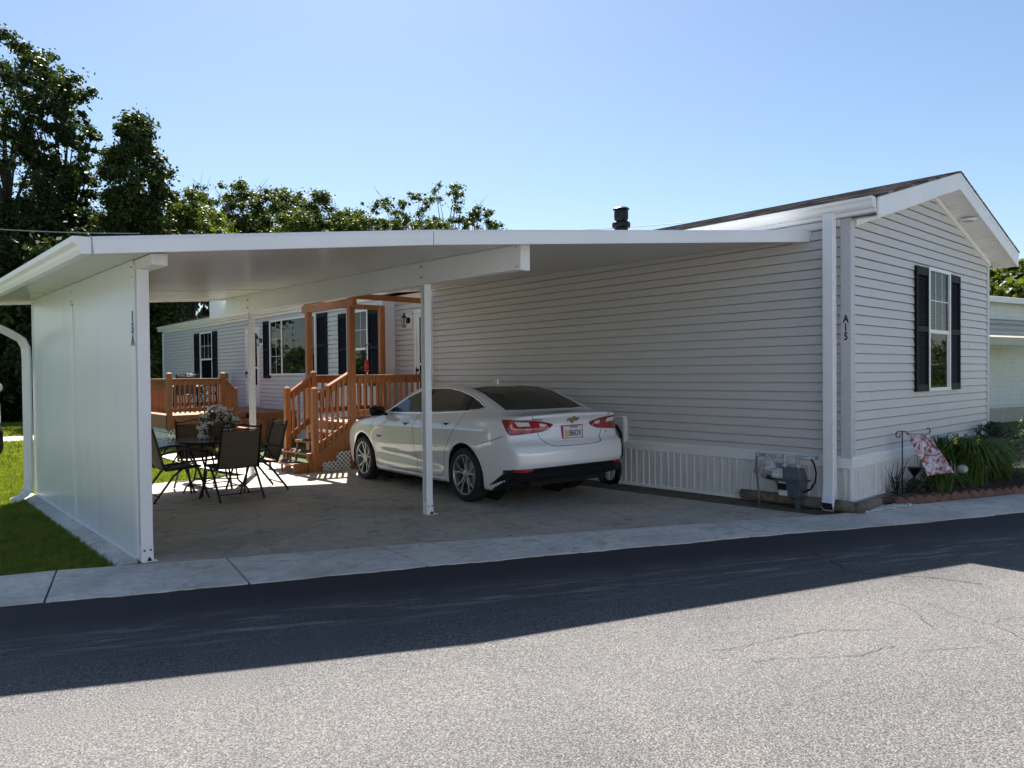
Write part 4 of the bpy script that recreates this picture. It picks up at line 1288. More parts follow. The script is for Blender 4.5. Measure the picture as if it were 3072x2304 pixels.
# wheel arches: cut the faces inside each circle and pull the edge onto the circle
cen = Vb[F4].mean(1)
kill = np.zeros(len(F4), bool)
RA_ = 0.385
for xc in (0.0, 2.829):
    r = np.hypot(cen[:, 0] - xc, cen[:, 2] - 0.345)
    kill |= (r < RA_) & (np.abs(cen[:, 1]) > 0.55)
kill |= (cen[:, 2] < 0.19) & (np.abs(cen[:, 1]) > 0.45) & ((np.abs(cen[:, 0]) < RA_) | (np.abs(cen[:, 0] - 2.829) < RA_))
keep = F4[~kill]
used_k = np.zeros(len(Vb), bool); used_k[keep.ravel()] = True
used_d = np.zeros(len(Vb), bool); used_d[F4[kill].ravel()] = True
bd = used_k & used_d
for xc in (0.0, 2.829):
    dx = Vb[:, 0] - xc; dz = Vb[:, 2] - 0.345; r = np.hypot(dx, dz)
    s_ = bd & (r < RA_ + 0.05) & (np.abs(Vb[:, 1]) > 0.5) & (Vb[:, 2] > 0.2)
    k = RA_ / np.maximum(r, 1e-3)
    nx = xc + dx * k; nz = 0.345 + dz * k
    Vb[s_, 0] = nx[s_]; Vb[s_, 2] = np.maximum(nz[s_], 0.18)
    Vb[s_, 1] = np.sign(Vb[s_, 1]) * (car_W(Vb[s_, 0], Vb[s_, 2]) - 0.004)
# end caps at the two poles
Vb2 = np.vstack([Vb, car_hit(np.array([[xA, 0, zs]]), np.array([[-1.0, 0, 0]])), car_hit(np.array([[xB, 0, zs - .08]]), np.array([[1.0, 0, 0]]))])
me = bpy.data.meshes.new("body")
faces = [tuple(f) for f in keep.tolist()]
p0, p1 = len(Vb), len(Vb) + 1
faces += [(p0, int(idx[0, (j + 1) % NT]), int(idx[0, j])) [::-1] for j in range(NT)]
faces += [(p1, int(idx[-1, j]), int(idx[-1, (j + 1) % NT]))[::-1] for j in range(NT)]
me.from_pydata(Vb2.tolist(), [], faces); me.update(); me.materials.append(M['paint']); me.shade_smooth()
import bmesh
bm_ = bmesh.new(); bm_.from_mesh(me); bmesh.ops.recalc_face_normals(bm_, faces=bm_.faces); bm_.to_mesh(me); bm_.free()
me.materials.append(M['black'])
for p_ in me.polygons:
    c_ = p_.center
    if (c_.x < -0.50 and c_.z < 0.352 and (c_.x < -0.86 or c_.z < 0.20 + (-0.50 - c_.x) * 0.46)) or c_.z < 0.185 or (c_.x < -0.4 and p_.normal.z < -0.7 and c_.z < 0.4):
        p_.material_index = 1
body = bpy.data.objects.new("body", me); COL.objects.link(body); body.parent = car

# ---- projected patches -------------------------------------------------
def proj_side(x, z, side=1):
    P = np.stack([x, np.full_like(x, 1.3 * side), z], -1); D = np.zeros_like(P); D[..., 1] = -side
    return car_hit(P, D, 0, 1.3, inward=True)
def proj_rear(y, z):
    P = np.stack([np.full_like(y, -1.6), y, z], -1); D = np.zeros_like(P); D[..., 0] = 1
    return car_hit(P, D, 0, 1.4, inward=True)
def proj_top(x, y):
    P = np.stack([x, y, np.full_like(x, 1.9)], -1); D = np.zeros_like(P); D[..., 2] = -1
    return car_hit(P, D, 0, 1.2, inward=True)
def proj_cyl(psi, z, side=1):
    """horizontal rays from the axis point (-0.35,0,z); psi 0 = straight back, 90 = to the side"""
    P = np.stack([np.full_like(psi, -0.35), np.zeros_like(psi), z], -1)
    D = np.stack([-np.cos(psi), side * np.sin(psi), np.zeros_like(psi)], -1)
    return car_hit(P, D, 0, 2.0)
def ruled(A, B, n, m):
    """A, B polylines [(u,v)...] resampled to n points; m rows between"""
    def rs(L):
        L = np.array(L, float); d = np.r_[0, np.cumsum(np.hypot(*np.diff(L, axis=0).T))]; t = np.linspace(0, d[-1], n)
        return np.stack([np.interp(t, d, L[:, 0]), np.interp(t, d, L[:, 1])], 1)
    a, b = rs(A), rs(B); k = np.linspace(0, 1, m)[:, None, None]
    return a[None] * (1 - k) + b[None] * k
def patch(name, A, B, proj, mat, off=0.002, n=40, m=14, parent=car, shell=True, smooth=True):
    U = ruled(A, B, n, m)
    P = proj(U[..., 0], U[..., 1])
    Nn = car_n(P); P = P + Nn * off
    V = P.reshape(-1, 3); ii = np.arange(m * n).reshape(m, n)
    F = np.stack([ii[:-1, :-1], ii[:-1, 1:], ii[1:, 1:], ii[1:, :-1]], -1).reshape(-1, 4).tolist()
    V = V.tolist()
    if shell:      # skirt the rim down to the body
        rim = list(ii[0, :]) + list(ii[1:, -1]) + list(ii[-1, :-1][::-1]) + list(ii[1:-1, 0][::-1])
        Pin = (P - Nn * (off + 0.003)).reshape(-1, 3)
        base = len(V); V += [Pin[i].tolist() for i in rim]
        k = len(rim)
        F += [(int(rim[i]), int(rim[(i + 1) % k]), base + (i + 1) % k, base + i) for i in range(k)]
    me = bpy.data.meshes.new(name); me.from_pydata(V, [], [tuple(int(q) for q in f) for f in F]); me.update(); me.materials.append(mat)
    if smooth: me.shade_smooth()
    bm = bmesh.new(); bm.from_mesh(me); bmesh.ops.recalc_face_normals(bm, faces=bm.faces); bm.to_mesh(me); bm.free()
    o = bpy.data.objects.new(name, me); COL.objects.link(o); o.parent = parent
    return o
def line(name, pts, proj, mat, w=0.004, off=0.0008, parent=car, n=60, raised=None):
    """thin strip following the surface"""
    L = np.array(pts, float); d = np.r_[0, np.cumsum(np.hypot(*np.diff(L, axis=0).T))]; t = np.linspace(0, d[-1], n)
    # smooth the polyline a little
    gx = np.interp(t, d, L[:, 0]); gy = np.interp(t, d, L[:, 1])
    k = np.array([1, 2, 3, 2, 1.0]); k /= k.sum()
    sx = np.convolve(np.pad(gx, 2, mode='edge'), k, 'valid'); sy = np.convolve(np.pad(gy, 2, mode='edge'), k, 'valid')
    sx[0], sy[0], sx[-1], sy[-1] = gx[0], gy[0], gx[-1], gy[-1]
    dx, dy = np.gradient(sx), np.gradient(sy); ln = np.hypot(dx, dy) + 1e-9
    nx, ny = -dy / ln * w, dx / ln * w
    A = np.stack([sx + nx, sy + ny], 1); B = np.stack([sx - nx, sy - ny], 1)
    U = np.stack([A, (A + B) / 2, B], 0)
    P = proj(U[..., 0], U[..., 1]); Nn = car_n(P)
    offs = np.array([0.0, 1.0, 0.0])[:, None, None] * (raised if raised else 0.0) + off
    P = P + Nn * offs
    ii = np.arange(3 * n).reshape(3, n)
    F = np.stack([ii[:-1, :-1], ii[:-1, 1:], ii[1:, 1:], ii[1:, :-1]], -1).reshape(-1, 4)
    return np_mesh(name, P.reshape(-1, 3), F, mat, parent, smooth=bool(raised))
SL_ = lambda x, z: proj_side(x, z, 1)
SRr = lambda x, z: proj_side(x, z, -1)

# belt and window head curves (side view)
belt = [(2.12, 1.045), (1.8, 1.052), (1.2, 1.066), (0.75, 1.078), (0.2, 1.104), (-0.16, 1.135), (-0.26, 1.165)]
head = [(2.12, 1.055), (1.98, 1.140), (1.80, 1.235), (1.62, 1.312), (1.42, 1.368), (1.20, 1.396), (0.95, 1.404), (0.70, 1.396), (0.40, 1.362), (0.14, 1.310), (-0.08, 1.245), (-0.22, 1.188), (-0.26, 1.165)]
def cut(L, x0, x1):
    xs = sorted([p[0] for p in L if x1 < p[0] < x0] + [x0, x1], reverse=True)
    arr = np.array(sorted(L)); return [(x, float(np.interp(x, arr[:, 0], arr[:, 1]))) for x in xs]
for side, pr_ in ((1, SL_), (-1, SRr)):
    for nm, (x0, x1) in (("side_window", (2.05, 1.19)), ("side_window", (1.09, 0.12)), ("quarter_window", (0.06, -0.235))):
        patch(nm, [(x, z + .012) for x, z in cut(belt, x0, x1)], [(x, z - .010) for x, z in cut(head, x0, x1)], pr_, M['carglass'], 0.0025, 50, 16)
    patch("pillar_trim", cut(belt, 1.19, 1.09), cut(head, 1.19, 1.09), pr_, M['black'], 0.0022, 6, 14)
    patch("pillar_trim", cut(belt, 0.12, 0.06), cut(head, 0.12, 0.06), pr_, M['black'], 0.0022, 6, 14)
    patch("pillar_trim", cut(belt, 2.12, 2.05), cut(head, 2.12, 2.05), pr_, M['black'], 0.0022, 6, 10)
    line("window_chrome", head[:-1] + [(-0.27, 1.160), (-0.20, 1.133)], pr_, M['chrome'], 0.009, 0.002, raised=0.005, n=120)
    line("window_chrome", belt[:-1], pr_, M['chrome'], 0.007, 0.002, raised=0.005, n=80)
    # door and panel gaps
    gm = M['under']
    line("door_gap", [(2.42, 0.99), (2.47, 0.85), (2.45, 0.62), (2.40, 0.36), (2.36, 0.275)], pr_, gm, 0.0038, n=60)
    line("door_gap", [(1.14, 1.06), (1.20, 0.97), (1.235, 0.80), (1.22, 0.55), (1.18, 0.32), (1.16, 0.275)], pr_, gm, 0.0038, n=60)
    line("door_gap", [(0.09, 1.108), (0.10, 1.02), (0.18, 0.90), (0.30, 0.775), (0.41, 0.64), (0.47, 0.50), (0.50, 0.36), (0.53, 0.29), (0.60, 0.262)], pr_, gm, 0.0038, n=80)
    line("door_gap", [(0.60, 0.262), (1.2, 0.262), (2.3, 0.262), (2.36, 0.275)], pr_, gm, 0.0035, n=60)
    line("bumper_gap", [(-0.262, 0.715), (-0.45, 0.755), (-0.70, 0.815), (-0.80, 0.85)], pr_, gm, 0.0036, n=50)
    # sill moulding
    patch("sill_moulding", [(0.42, 0.245), (1.4, 0.238), (2.40, 0.232)], [(0.42, 0.205), (1.4, 0.20), (2.40, 0.198)], pr_, M['paint'], 0.006, 40, 4)
    # handles
    for xh, zh in ((1.44, 0.925), (0.40, 0.965)):
        bm = bmesh.new()
        c = proj_side(np.array([xh]), np.array([zh]), side)[0]
        mb = MB()
        pts = []
        for k in range(7):
            t = k / 6; xx = xh + 0.10 - 0.20 * t
            q = proj_side(np.array([xx]), np.array([zh + 0.012 * t]), side)[0]
            pts.append((q[0], q[1] + side * (0.004 + 0.020 * math.sin(math.pi * t) ** 0.5), q[2]))
        mb.tube(pts, [0.012, 0.017, 0.018, 0.018, 0.018, 0.017, 0.012], 10, sy=0.7)
        mb.build("door_handle", M['paint'], car, smooth=True)
        bm.free()
        patch("handle_cup", [(xh + .075, zh - .004), (xh, zh - .006), (xh - .06, zh + .0)], [(xh + .075, zh - .012), (xh, zh - .036), (xh - .06, zh - .008)], pr_, M['under'], 0.0012, 16, 6)
    # mirror
    mb = MB()
    q = proj_side(np.array([2.08]), np.array([1.03]), side)[0]
    prof = [(0.0, 0.02), (0.02, 0.062), (0.06, 0.078), (0.11, 0.074), (0.15, 0.05), (0.165, 0.01)]
    n = 16; vs = []; fs = []
    for i, (dx, r) in enumerate(prof):
        for k in range(n):
            a = 2 * math.pi * k / n
            cy_ = math.copysign(abs(math.cos(a)) ** 0.6, math.cos(a)) * r * 1.55; cz_ = math.copysign(abs(math.sin(a)) ** 0.6, math.sin(a)) * r
            vs.append((2.06 + dx, q[1] + side * (0.145 + cy_ * 1.0), 1.075 + cz_ * 0.95))
    for i in range(len(prof) - 1):
        for k in range(n):
            fs.append((i * n + k, i * n + (k + 1) % n, (i + 1) * n + (k + 1) % n, (i + 1) * n + k))
    fs.append(tuple(range(n))); fs.append(tuple((len(prof) - 1) * n + k for k in range(n)))
    mb.add(vs, fs)
    mb.tube([(2.10, q[1] - side * .02, 1.025), (2.11, q[1] + side * .08, 1.035)], 0.022, 8)
    mr = mb.build("mirror", M['black'], car, smooth=True)
    # tail lamp: wraps from the flank to the boot lid
    def PC(psi, z, side=side): return proj_cyl(psi, z, side)
    def ps(x, y): return math.atan2(abs(y), -0.35 - x) if True else 0
    pA = [(1.135, 1.030), (1.05, 1.034), (0.90, 1.028), (0.78, 1.024), (0.62, 1.004), (0.46, 0.972), (0.425, 0.960)]
    pB = [(1.135, 1.030), (1.075, 0.945), (1.01, 0.862), (0.92, 0.866), (0.80, 0.875), (0.62, 0.888), (0.50, 0.916), (0.425, 0.960)]
    tl = patch("tail_light", pA, pB, PC, M['tail'], 0.006, 60, 14)
    line("tail_light_rim", pA + pB[::-1][1:], PC, M['under'], 0.004, 0.0035, parent=tl, n=140)
    patch("reverse_lens", [(0.96, 1.010), (0.87, 1.008), (0.805, 1.003)], [(0.93, 0.958), (0.87, 0.955), (0.79, 0.955)], PC, M['lampwhite'], 0.0085, 16, 6, parent=tl)
    patch("reverse_lens", [(0.665, 0.985), (0.60, 0.978), (0.545, 0.965)], [(0.655, 0.940), (0.60, 0.938), (0.56, 0.945)], PC, M['lampwhite'], 0.0085, 16, 6, parent=tl)
    line("lid_gap", [(0.755, 1.075), (0.745, 1.0), (0.72, 0.93), (0.69, 0.878), (0.66, 0.82), (0.58, 0.765), (0.50, 0.728), (0.40, 0.716)], PC, gm, 0.0036, 0.0100 if False else 0.0008, n=90)
    line("lid_gap", [(0.775, 1.03), (0.76, 0.95), (0.74, 0.872)], PC, gm, 0.004, 0.0075, n=30)
    patch("bumper_reflector", [(0.98, 0.475), (0.86, 0.476), (0.74, 0.472)], [(0.98, 0.445), (0.86, 0.438), (0.76, 0.442)], PC, M['tail'], 0.012, 20, 5)
line("lid_gap", [(-0.32, 0.716), (0.0, 0.712), (0.32, 0.716)], lambda y, z: proj_rear(y, z), M['under'], 0.0036, n=50)
# black lower valance around the back
patch("rear_valance", [(-0.92, 0.455), (-0.72, 0.476), (-0.3, 0.484), (0, 0.486), (0.3, 0.484), (0.72, 0.476), (0.92, 0.455)],
      [(-0.92, 0.342), (-0.72, 0.342), (-0.3, 0.342), (0, 0.342), (0.3, 0.342), (0.72, 0.342), (0.92, 0.342)],
      lambda p, z: proj_cyl(np.abs(p) * 1.22, z, 1) * np.where(p >= 0, 1, 1)[..., None] * np.stack([np.ones_like(p), np.sign(p) + (p == 0), np.ones_like(p)], -1), M['black'], 0.004, 80, 12)
for side, pr_ in ((1, SL_), (-1, SRr)):
    patch("rear_valance", [(-0.50, 0.262), (-0.60, 0.315), (-0.70, 0.375), (-0.80, 0.43), (-0.86, 0.455)], [(-0.50, 0.252), (-0.60, 0.28), (-0.70, 0.315), (-0.80, 0.342), (-0.86, 0.342)], pr_, M['black'], 0.0045, 20, 8)
# rear glass (plan view)
def rg(x0, y0): return (x0, y0)
patch("rear_window", [(-0.515, -0.60), (-0.555, -0.4), (-0.575, 0.0), (-0.555, 0.4), (-0.515, 0.60)],
      [(0.18, -0.50), (0.285, -0.3), (0.315, 0.0), (0.285, 0.3), (0.18, 0.50)], proj_top, M['carglass'], 0.0025, 60, 30)
for sgn in (-1, 1):
    patch("window_seal", [(-0.515, sgn * 0.60), (0.20, sgn * 0.50)], [(-0.54, sgn * 0.625), (0.34, sgn * 0.545), (0.37, sgn * 0.56)], proj_top, M['black'], 0.0022, 40, 4)
patch("window_seal", [(0.19, -0.50), (0.285, -0.3), (0.315, 0.0), (0.285, 0.3), (0.19, 0.50)], [(0.30, -0.53), (0.335, -0.3), (0.355, 0.0), (0.335, 0.3), (0.30, 0.53)], proj_top, M['black'], 0.0022, 40, 4)
patch("brake_light", [(0.305, -0.17), (0.315, 0.0), (0.305, 0.17)], [(0.338, -0.17), (0.345, 0.0), (0.338, 0.17)], proj_top, M['lampwhite'], 0.004, 20, 4)
patch("windscreen", [(2.28, -0.66), (2.36, -0.3), (2.38, 0.0), (2.36, 0.3), (2.28, 0.66)], [(1.62, -0.52), (1.60, -0.3), (1.59, 0.0), (1.60, 0.3), (1.62, 0.52)], proj_top, M['carglass'], 0.0025, 40, 20)
# dark cabin showing through the tinted glass: seats and headrests
mb = MB()
for (x, y) in ((0.62, 0.36), (0.62, -0.36), (1.55, 0.38), (1.55, -0.38)):
    mb.box(x - .05, x + .05, y - .24, y + .24, 0.7, 1.12); mb.box(x - .04, x + .03, y - .12, y + .12, 1.14, 1.28)
mb.build("seats", M['roomdark'], car, bevel=0.03)
# shark fin
mb = MB()
mb.add([(0.50, -.03, 1.445), (0.50, .03, 1.445), (0.70, 0, 1.452), (0.49, -.006, 1.518), (0.49, .006, 1.518), (0.54, 0, 1.512)], [(0, 1, 4, 3), (0, 3, 5, 2), (1, 2, 5, 4), (3, 4, 5), (0, 2, 1)])
mb.build("antenna_fin", M['paint'], car)
# licence plate in its recess
c = proj_rear(np.array([0.0]), np.array([0.855]))[0]
xr = c[0] - 0.012
patch("plate_recess", [(-0.36, 0.955), (-0.20, 0.968), (0.20, 0.968), (0.36, 0.955)], [(-0.36, 0.945), (-0.25, 0.772), (0.25, 0.772), (0.36, 0.945)], proj_rear, M['paint'], 0.0015, 40, 12)
line("recess_edge", [(-0.38, 0.96), (-0.36, 0.93), (-0.26, 0.775), (-0.20, 0.758), (0.20, 0.758), (0.26, 0.775), (0.36, 0.93), (0.38, 0.96)], proj_rear, M['paint'], 0.012, 0.001, n=90, raised=0.006)
mb = MB(); mb.hexa([(xr - .010, -.165, .772), (xr - .010, .165, .772), (xr + .03, .165, .772), (xr + .03, -.165, .772), (xr - .002, -.165, .945), (xr - .002, .165, .945), (xr + .04, .165, .945), (xr + .04, -.165, .945)])
pf = mb.build("licence_plate_frame", M['maroon'], car, bevel=0.004)
def pl(y, z, e=0.002): return (xr - .010 + (z - .772) / .173 * .008 - e, y, z)
mb = MB(); mb.quad(pl(-.150, .795), pl(.150, .795), pl(.150, .932), pl(-.150, .932)); mb.build("licence_plate", M['plate'], pf)
text_obj("plate_number", "386DX", 0.098, M['letter'], pl(-0.028, .846, .0035), (0, -1, 0), (.046, 0, 1), pf, 0.0006, weight=0.001, sx=0.72)
text_obj("plate_state", "INDIANA", 0.030, M['maroon'], pl(-0.02, .917, .0035), (0, -1, 0), (.046, 0, 1), pf, 0.0006, weight=0.001)
mb = MB(); mb.poly([pl(.140, .84, .003), pl(.128, .80, .003), pl(.085, .80, .003), pl(.078, .85, .003), pl(.10, .90, .003), pl(.13, .89, .003)]); mb.build("plate_emblem", M['gold'], pf)
# emblem on the lid: gold cross-shaped badge with a bright rim
def emblem(sc, e, mat, nm):
    c0 = proj_rear(np.array([0.0]), np.array([1.012]))[0]
    pts = [(-.098, -.020), (-.030, -.020), (-.022, -.040), (.018, -.040), (.026, -.020), (.086, -.020), (.098, .020), (.030, .020), (.022, .040), (-.018, .040), (-.026, .020), (-.086, .020)]
    mb = MB(); P = []
    for y, z in pts:
        y *= sc; z *= sc
        q = proj_rear(np.array([-y]), np.array([1.012 + z]))[0]; P.append((q[0] - e, q[1], q[2]))
    Q = [(p[0] + .012, p[1], p[2]) for p in P]; n = len(P)
    mb.add(P, [tuple(range(n))]); mb.add(P + Q, [(i, (i + 1) % n, n + (i + 1) % n, n + i) for i in range(n)])
    return mb.build(nm, mat, car)
emblem(1.0, 0.006, M['chrome'], "emblem_rim"); emblem(0.80, 0.009, M['gold'], "emblem")
def on_rear(s, y, z, size, mat=M['text_grey']):
    q = proj_rear(np.array([y]), np.array([z]))[0]
    nn = car_n(q[None])[0]; xd = Vector((0, -1, 0)); nv = Vector(nn); xd = (xd - nv * xd.dot(nv)).normalized(); yd = nv.cross(xd)
    return text_obj("badge", s, size, mat, tuple(q + nn * .003), xd, yd, car, 0.001, weight=0.001)
on_rear("CHEVROLET", 0.53, 1.030, 0.026); on_rear("LT", -0.62, 1.055, 0.028); on_rear("1.5T", -0.60, 0.835, 0.026)
q = proj_side(np.array([2.25]), np.array([0.70]), 1)[0]
text_obj("badge", "MALIBU", 0.045, M['text_grey'], (q[0], q[1] + .004, q[2]), (-1, 0, 0), (0, 0, 1), car, 0.001, weight=0.001)

# wheels
def wheel(x, side):
    w = bpy.data.objects.new("wheel", None); COL.objects.link(w); w.parent = car; w.location = (x, side * 0.80, 0.335)
    w.rotation_euler = (0, 0, 0 if side > 0 else math.pi)
    # local +y = outward
    mb = MB()
    prof = [(0.248, -0.105), (0.285, -0.112), (0.318, -0.100), (0.333, -0.075), (0.335, -0.03), (0.335, 0.03), (0.333, 0.075), (0.318, 0.102), (0.290, 0.114), (0.262, 0.112), (0.248, 0.098)]
    mb.lathe(prof, (0, 0, 0), 64, 'y')
    for gz in (-0.05, -0.017, 0.017, 0.05):
        mb.lathe([(0.3365, gz - .004), (0.3365, gz + .004)], (0, 0, 0), 64, 'y')
    mb.build("tyre", M['rubber'], w, smooth=True)
    mb = MB()
    mb.lathe([(0.250, 0.098), (0.249, 0.106), (0.240, 0.107), (0.231, 0.094), (0.225, 0.03), (0.220, -0.08)], (0, 0, 0), 64, 'y')
    mb.lathe([(0.0, 0.086), (0.030, 0.086), (0.034, 0.080), (0.062, 0.074), (0.066, 0.040)], (0, 0, 0), 32, 'y')
    for k in range(5):
        a0 = math.radians(90 + 72 * k)
        for s in (-1, 1):
            a1 = a0 + s * math.radians(5); a2 = a0 + s * math.radians(15)
            pa = (0.045 * math.cos(a0 + s * .35), 0.070, 0.045 * math.sin(a0 + s * .35)); pm = (0.13 * math.cos(a1 + s * .06), 0.080, 0.13 * math.sin(a1 + s * .06)); pb = (0.238 * math.cos(a2), 0.092, 0.238 * math.sin(a2))
            P = [Vector(pa), Vector(pm), Vector(pb)]
            for p_, q_, w0, w1 in ((P[0], P[1], .026, .020), (P[1], P[2], .020, .024)):
                d = (q_ - p_).normalized(); sd = d.cross(Vector((0, 1, 0))).normalized(); up = Vector((0, 1, 0))
                mb.hexa([p_ - sd * w0 / 2 - up * .03, q_ - sd * w1 / 2 - up * .03, q_ + sd * w1 / 2 - up * .03, p_ + sd * w0 / 2 - up * .03,
                         p_ - sd * w0 / 2, q_ - sd * w1 / 2, q_ + sd * w1 / 2, p_ + sd * w0 / 2])
    mb.build("rim", M['alloy'], w, bevel=0.003)
    mb = MB(); mb.lathe([(0.0, 0.01), (0.150, 0.01), (0.150, -0.01), (0.0, -0.01)], (0, 0, 0), 40, 'y'); mb.build("brake_disc", M['grey_metal'], w)
    mb = MB(); mb.lathe([(0.0, -0.05), (0.222, -0.05)], (0, 0, 0), 40, 'y'); mb.build("wheel_back", M['under'], w)
    return w
for x in (0.0, 2.829):
    for s in (1, -1): wheel(x, s)
# wheel wells and underside
mb = MB()
for xc in (0.0, 2.829):
    for s in (1, -1):
        n = 40; r = RA_ + 0.002
        vs = []; fs = []
        for k in range(n + 1):
            a = math.radians(-25 + 230 * k / n)
            for y in (0.885, 0.50):
                vs.append((xc + r * math.cos(a), s * y, 0.345 + r * math.sin(a)))
        for k in range(n): fs.append((2 * k, 2 * k + 1, 2 * k + 3, 2 * k + 2))
        mb.add(vs, fs); b = len(mb.v)
        mb.add([(xc, s * .50, .345)] + [(xc + r * math.cos(2 * math.pi * k / n), s * .50, .345 + r * math.sin(2 * math.pi * k / n)) for k in range(n)], [(0, 1 + k, 1 + (k + 1) % n) for k in range(n)])
mb.build("wheel_well", M['under'], car)
mb = MB(); mb.box(-0.55, 3.5, -0.6, 0.6, 0.19, 0.26); mb.box(-0.95, 0.0, -0.6, 0.6, 0.26, 0.33); mb.tube([(-0.95, 0.45, 0.27), (-0.4, 0.45, 0.25)], 0.03, 10)
mb.build("underbody", M['under'], car)

# ================================================================== WOODEN PORCH AND STEPS
def obj_in(mb, name, mat, root, **kw):
    o = mb.build(name, mat, None, **kw); attach(o, root); return o
WD = M['wood']
porch = thing("wooden_porch", "orange-stained wooden porch with steps and railings beside the parked sedan", "porch", (6.7, 12.0, -0.1))
DZ = 0.75
GZ = -0.115
mb = MB()
k = 0; y = 12.04
while y < 13.84:
    mb.box(6.66, 8.50, y, y + 0.136, DZ - .035, DZ); y += 0.142
obj_in(mb, "deck_boards", WD, porch)
mb = MB()
mb.box(6.66, 6.70, 12.035, 13.86, 0.48, DZ - .036); mb.box(6.70, 8.48, 12.0, 12.035, 0.48, DZ - .0); mb.box(6.70, 8.48, 13.862, 13.90, 0.48, DZ - .036)
obj_in(mb, "rim_board", WD, porch)
def lattice(FR, s0, s1, zfun0, z1, pitch=0.085, w=0.022, root=porch):
    P0, u, n = Vector(FR[0]), Vector(FR[1]), Vector(FR[2])
    def p(s, z, o): return P0 + u * s + n * o + Vector((0, 0, z))
    mb = MB()
    zmin = min(zfun0(s0), zfun0(s1)); H = z1 - zmin; L = s1 - s0
    for d in (1, -1):
        c = -H
        while c < L + H:
            # line s = s0 + c + d*(z - zmin)
            pts = []
            a0, a1 = (c, c + H) if d > 0 else (c + H, c)
            # clip to [0,L]
            t0, t1 = 0.0, 1.0
            ds = a1 - a0
            if abs(ds) > 1e-6:
                ta, tb = (0 - a0) / ds, (L - a0) / ds
                lo, hi = min(ta, tb), max(ta, tb); t0, t1 = max(t0, lo), min(t1, hi)
            if t1 - t0 > 0.02:
                A = p(s0 + a0 + ds * t0, zmin + H * t0, 0.004 if d > 0 else 0.012); B = p(s0 + a0 + ds * t1, zmin + H * t1, 0.004 if d > 0 else 0.012)
                mb.bar(A, B, 0.006, w, up=u.cross(Vector((0, 0, 1))) if False else (B - A).cross(n))
            c += pitch
    return obj_in(mb, "lattice", M['trim'], root)
lattice(((0, 12.05, 0), (1, 0, 0), (0, -1, 0)), 6.05, 8.45, lambda s: GZ, 0.48)
# posts
def wpost(x, y, z0, z1, w=0.10, cap=False, nm="post", root=porch):
    mb = MB(); mb.box(x - w / 2, x + w / 2, y - w / 2, y + w / 2, z0, z1)
    if cap:
        mb.hexa([(x - w / 2 - .006, y - w / 2 - .006, z1), (x + w / 2 + .006, y - w / 2 - .006, z1), (x + w / 2 + .006, y + w / 2 + .006, z1), (x - w / 2 - .006, y + w / 2 + .006, z1),
                 (x - w / 4, y - w / 4, z1 + .035), (x + w / 4, y - w / 4, z1 + .035), (x + w / 4, y + w / 4, z1 + .035), (x - w / 4, y + w / 4, z1 + .035)])
    return obj_in(mb, nm, WD, root, bevel=0.005)
wpost(6.705, 12.06, GZ, 2.935, 0.115); wpost(6.70, 13.80, GZ, 2.935, 0.115)
wpost(8.43, 12.10, DZ, 3.18, 0.12); wpost(8.43, 13.80, DZ, 3.18, 0.115)
mb = MB(); mb.box(6.655, 6.745, 11.90, 14.02, 2.936, 3.085); obj_in(mb, "beam", WD, porch, bevel=0.005)
mb = MB(); mb.box(6.66, 8.42, 12.03, 12.10, 3.086, 3.188); mb.box(6.66, 8.42, 13.86, 13.93, 3.086, 3.188); obj_in(mb, "roof_joist", WD, porch)
# railings
def railing(a, b, zt_a, zt_b, zb_a, zb_b, nbal, root=porch, hz=0.13, bw=0.038, capw=0.12):
    """a,b (x,y); top edge heights, bottom rail top heights"""
    A = Vector((a[0], a[1], 0)); B = Vector((b[0], b[1], 0)); d = (B - A).normalized()
    mb = MB()
    mb.bar(A + Vector((0, 0, zt_a - 0.018)), B + Vector((0, 0, zt_b - 0.018)), capw, 0.034)
    obj_in(mb, "hand_rail", WD, root, bevel=0.005)
    mb = MB()
    mb.bar(A + Vector((0, 0, zt_a - 0.036 - hz / 2)), B + Vector((0, 0, zt_b - 0.036 - hz / 2)), 0.036, hz)
    obj_in(mb, "top_rail", WD, root)
    mb = MB()
    mb.bar(A + Vector((0, 0, zb_a - 0.05)), B + Vector((0, 0, zb_b - 0.05)), 0.036, 0.10)
    obj_in(mb, "bottom_rail", WD, root)
    nrm = Vector((d.y, -d.x, 0)) * 0.036
    for k in range(nbal):
        t = (k + 0.5) / nbal
        P = A + (B - A) * t + nrm
        z0 = zb_a + (zb_b - zb_a) * t - 0.13; z1 = zt_a + (zt_b - zt_a) * t - 0.055
        mb = MB(); mb.box(P.x - bw / 2, P.x + bw / 2, P.y - bw / 2, P.y + bw / 2, z0, z1)
        obj_in(mb, "baluster", WD, root, bevel=0.003)
railing((6.76, 12.06), (8.37, 12.06), 1.655, 1.655, 0.985, 0.985, 12)
railing((6.76, 13.80), (8.37, 13.80), 1.655, 1.655, 0.985, 0.985, 11)
wpost(6.46, 13.14, 0.60, 1.70, 0.10, True, "newel_post")
railing((6.52, 13.20), (6.70, 13.74), 1.655, 1.655, 0.985, 0.985, 4)
